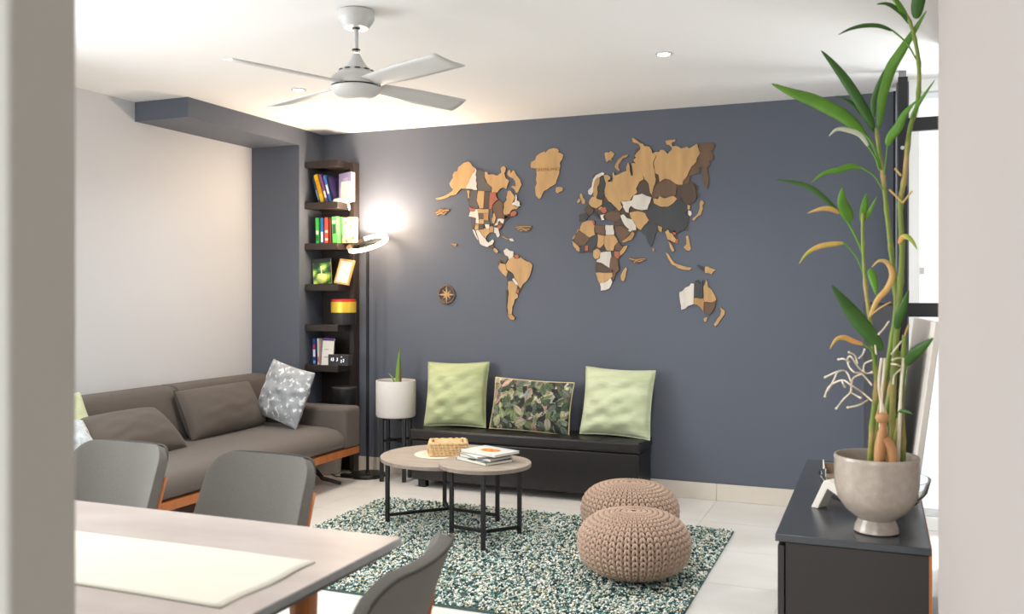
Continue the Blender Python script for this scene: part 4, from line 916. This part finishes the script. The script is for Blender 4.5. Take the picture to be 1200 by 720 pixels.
leaf([(1074,22),(1076,4),(1080,-14),(1084,-30)], .022, 'd', 0)
stalk([(1074,70),(1062,50),(1045,35)], 0, .003); leaf([(1046,36),(1030,30),(1012,30),(996,34),(982,41)], .008, 'd')
leaf([(1066,28),(1058,16),(1048,8),(1038,4),(1027,5)], .009, 'd'); leaf([(1064,22),(1054,6),(1046,-8)], .010, 'g')
leaf([(1067,140),(1074,126),(1084,110),(1096,93)], .006, 'g', -.02)
leaf([(1040,171),(1044,160),(1053,148),(1061,132),(1074,118)], .016, 'g', -.02); stalk([(1036,205),(1038,190),(1040,171)], -.01, .0025)
stalk([(1034,222),(1024,206),(1008,196)], .04, .003); leaf([(1009,197),(996,195),(984,199),(966,203),(950,215)], .012, 'g', .04)
stalk([(1012,300),(1004,280),(992,258),(980,245)], -.03, .0045); leaf([(984,250),(966,232),(948,219),(928,213),(909,211)], .009, 'd', -.03)
leaf([(984,250),(974,245),(962,245),(946,250)], .009, 'y', -.05)
leaf([(997,260),(993,250),(987,236),(987,220)], .021, 'g', -.04); leaf([(1010,262),(1012,248),(1014,236),(1015,227)], .012, 'g', -.02); leaf([(1014,258),(1020,246),(1028,230)], .006, 'g', -.02)
stalk([(1014,326),(1006,306),(998,294),(988,284)], -.03, .003); leaf([(989,285),(976,286),(960,289),(946,297),(936,310)], .009, 'm', -.03)
leaf([(1020,315),(1022,322),(1025,334),(1027,347)], .014, 'g', -.06)
leaf([(1019,372),(1028,352),(1040,338),(1046,322),(1040,308),(1030,306),(1021,314)], .010, 'y', -.05, .5)
stalk([(1018,372),(1030,362),(1044,354)], -.05, .003, 'y')
leaf([(1034,410),(1020,392),(1002,370),(988,352),(974,334)], .027, 'd', -.07); leaf([(1026,402),(1010,380),(992,360),(978,346)], .012, 'd', -.06)
stalk([(1026,428),(1022,412),(1011,403)], -.06, .0035); leaf([(1012,404),(1000,400),(990,396),(980,398),(972,410)], .009, 'm', -.06)
leaf([(1051,386),(1054,372),(1060,356),(1065,340)], .015, 'd', -.04)
leaf([(1062,428),(1070,416),(1080,408),(1094,396)], .018, 'd', -.08); stalk([(1058,450),(1062,428)], -.06, .004)
leaf([(1053,286),(1058,278),(1064,278),(1070,284),(1075,293)], .009, 'm', -.03)
leaf([(1050,490),(1056,482),(1064,483),(1070,486)], .005, 'd', -.08)
for q in ([(1058,238),(1050,230),(1042,222)], [(1058,238),(1064,230),(1069,224)], [(1056,206),(1050,199),(1048,198)], [(1060,395),(1062,388),(1065,381)]):
    stalk(q, -.01, .0035, 'y')
# white curly twigs stuck in the pot
t2 = thing('curly_twigs', 'curly white decorative twigs among the lower bamboo canes', 'twigs', (pcx, PY, .601))
m_twig = M('white_twig', (236,230,218), .7, var=(20, .2), c2=(222,204,170))
K = lambda s_: [(940+a/6, 360+b/6) for a, b in s_]
for s_ in ([(490,660),(420,600),(345,550),(280,515),(190,560),(160,630)], [(490,550),(420,470),(370,460),(330,420),(320,365),(345,350),(400,430),(450,465),(490,460)],
           [(420,470),(360,500),(345,560),(340,600),(290,650),(240,715)], [(340,600),(375,620),(410,640)], [(460,655),(400,690),(320,708)], [(345,530),(310,455),(250,455),(160,495)],
           [(245,460),(215,530),(180,585)], [(490,375),(440,400),(430,450)], [(400,360),(425,335),(440,300)], [(390,400),(370,340),(330,320)], [(330,385),(290,365),(255,370)],
           [(520,330),(510,260),(480,225)], [(610,100),(580,145),(540,190)], [(700,240),(660,290),(630,330)], [(705,360),(670,360),(635,372)], [(700,420),(665,405),(630,402)],
           [(280,520),(290,545),(300,562)], [(640,540),(650,480),(690,440)]):
    P_ = smoothpath([S3(u, v, -.09+.04*math.sin(i*2.1+s_[0][0])) for i, (u, v) in enumerate(K(s_))], 5)
    pt('twig', t2, m_twig, lambda m: m.tube(P_, .003, 6).lathe([(0, -.005), (.005, 0), (0, .006)], 8, Matrix.Translation(P_[-1])), smooth=70)
for (u0, u1) in ((1030, 1034), (1036, 1030), (1052, 1056)):
    P_ = smoothpath([S3(u0, 548, -.04), S3(u0+2, 500, -.08), S3(u1, 455, -.09), S3(u1+3, 420, -.07)], 6)
    pt('twig', t2, m_twig, lambda m: m.tube(P_, [.006]*10+[.0045]*(len(P_)-10), 8), smooth=70)
# wooden cat figurine
t = thing('wooden_figurine', 'small carved wooden cat figurine standing in the bamboo pot', 'figurine', (pcx, PY, .601))
m_carv = Mwood('carved_pine', (196,148,100), (172,122,76), .5)
b0, b1, b2 = S3(1030, 545, -.10), S3(1033, 515, -.10), S3(1036, 494, -.10)
pt('body', t, m_carv, lambda m: m.tube(smoothpath([b0, b1, b2], 4), [.018]*2+[.02]*2+[.017]*2+[.012]*3, 12).tube(smoothpath([S3(1046, 545, -.10), S3(1044, 526, -.1), S3(1036, 514, -.1)], 4), [.016]*3+[.018]*6, 12), smooth=70)
hp = S3(1034, 490, -.105)
pt('head', t, m_carv, lambda m: m.lathe([(0, -.02), (.014, -.014), (.019, 0), (.014, .013), (0, .018)], 16, Matrix.Translation(hp) @ Matrix.Scale(1.25, 4, (1, 0, 0))), smooth=70)
pt('ear', t, m_carv, lambda m: m.lathe([(.007, 0), (0, .02)], 8, Matrix.Translation(hp+Vector((-.014, 0, .008)))))
pt('ear', t, m_carv, lambda m: m.lathe([(.007, 0), (0, .02)], 8, Matrix.Translation(hp+Vector((.012, 0, .008)))))
# power adapter, pale tub under the sofa end
t = thing('power_cable', 'black power cable with adapter on the floor behind the sofa leg', 'cable', (-3.78, 6.0, 0))
pt('cable', t, m_black, lambda m: m.tube([(-.35, -.02, .006), (-.2, .06, .006), (-.08, -.02, .006), (.04, .0, .012), (.12, .06, .006), (.2, .1, .006)], .005, 6))
pt('adapter', t, m_black, lambda m: m.box((-.05, -.02, 0), (.06, .025, .03)), bevel=.004)
t = thing('plastic_tub', 'pale grey plastic tub on the floor behind the sofa end', 'tub', (-4.03, 6.10, 0))
pt('tub', t, M('pale_plastic', (190,188,184), .4), lambda m: m.lathe([(0, 0), (.10, 0), (.11, .01), (.12, .145), (.125, .15), (.117, .15), (.105, .012), (0, .01)], 32), smooth=50)
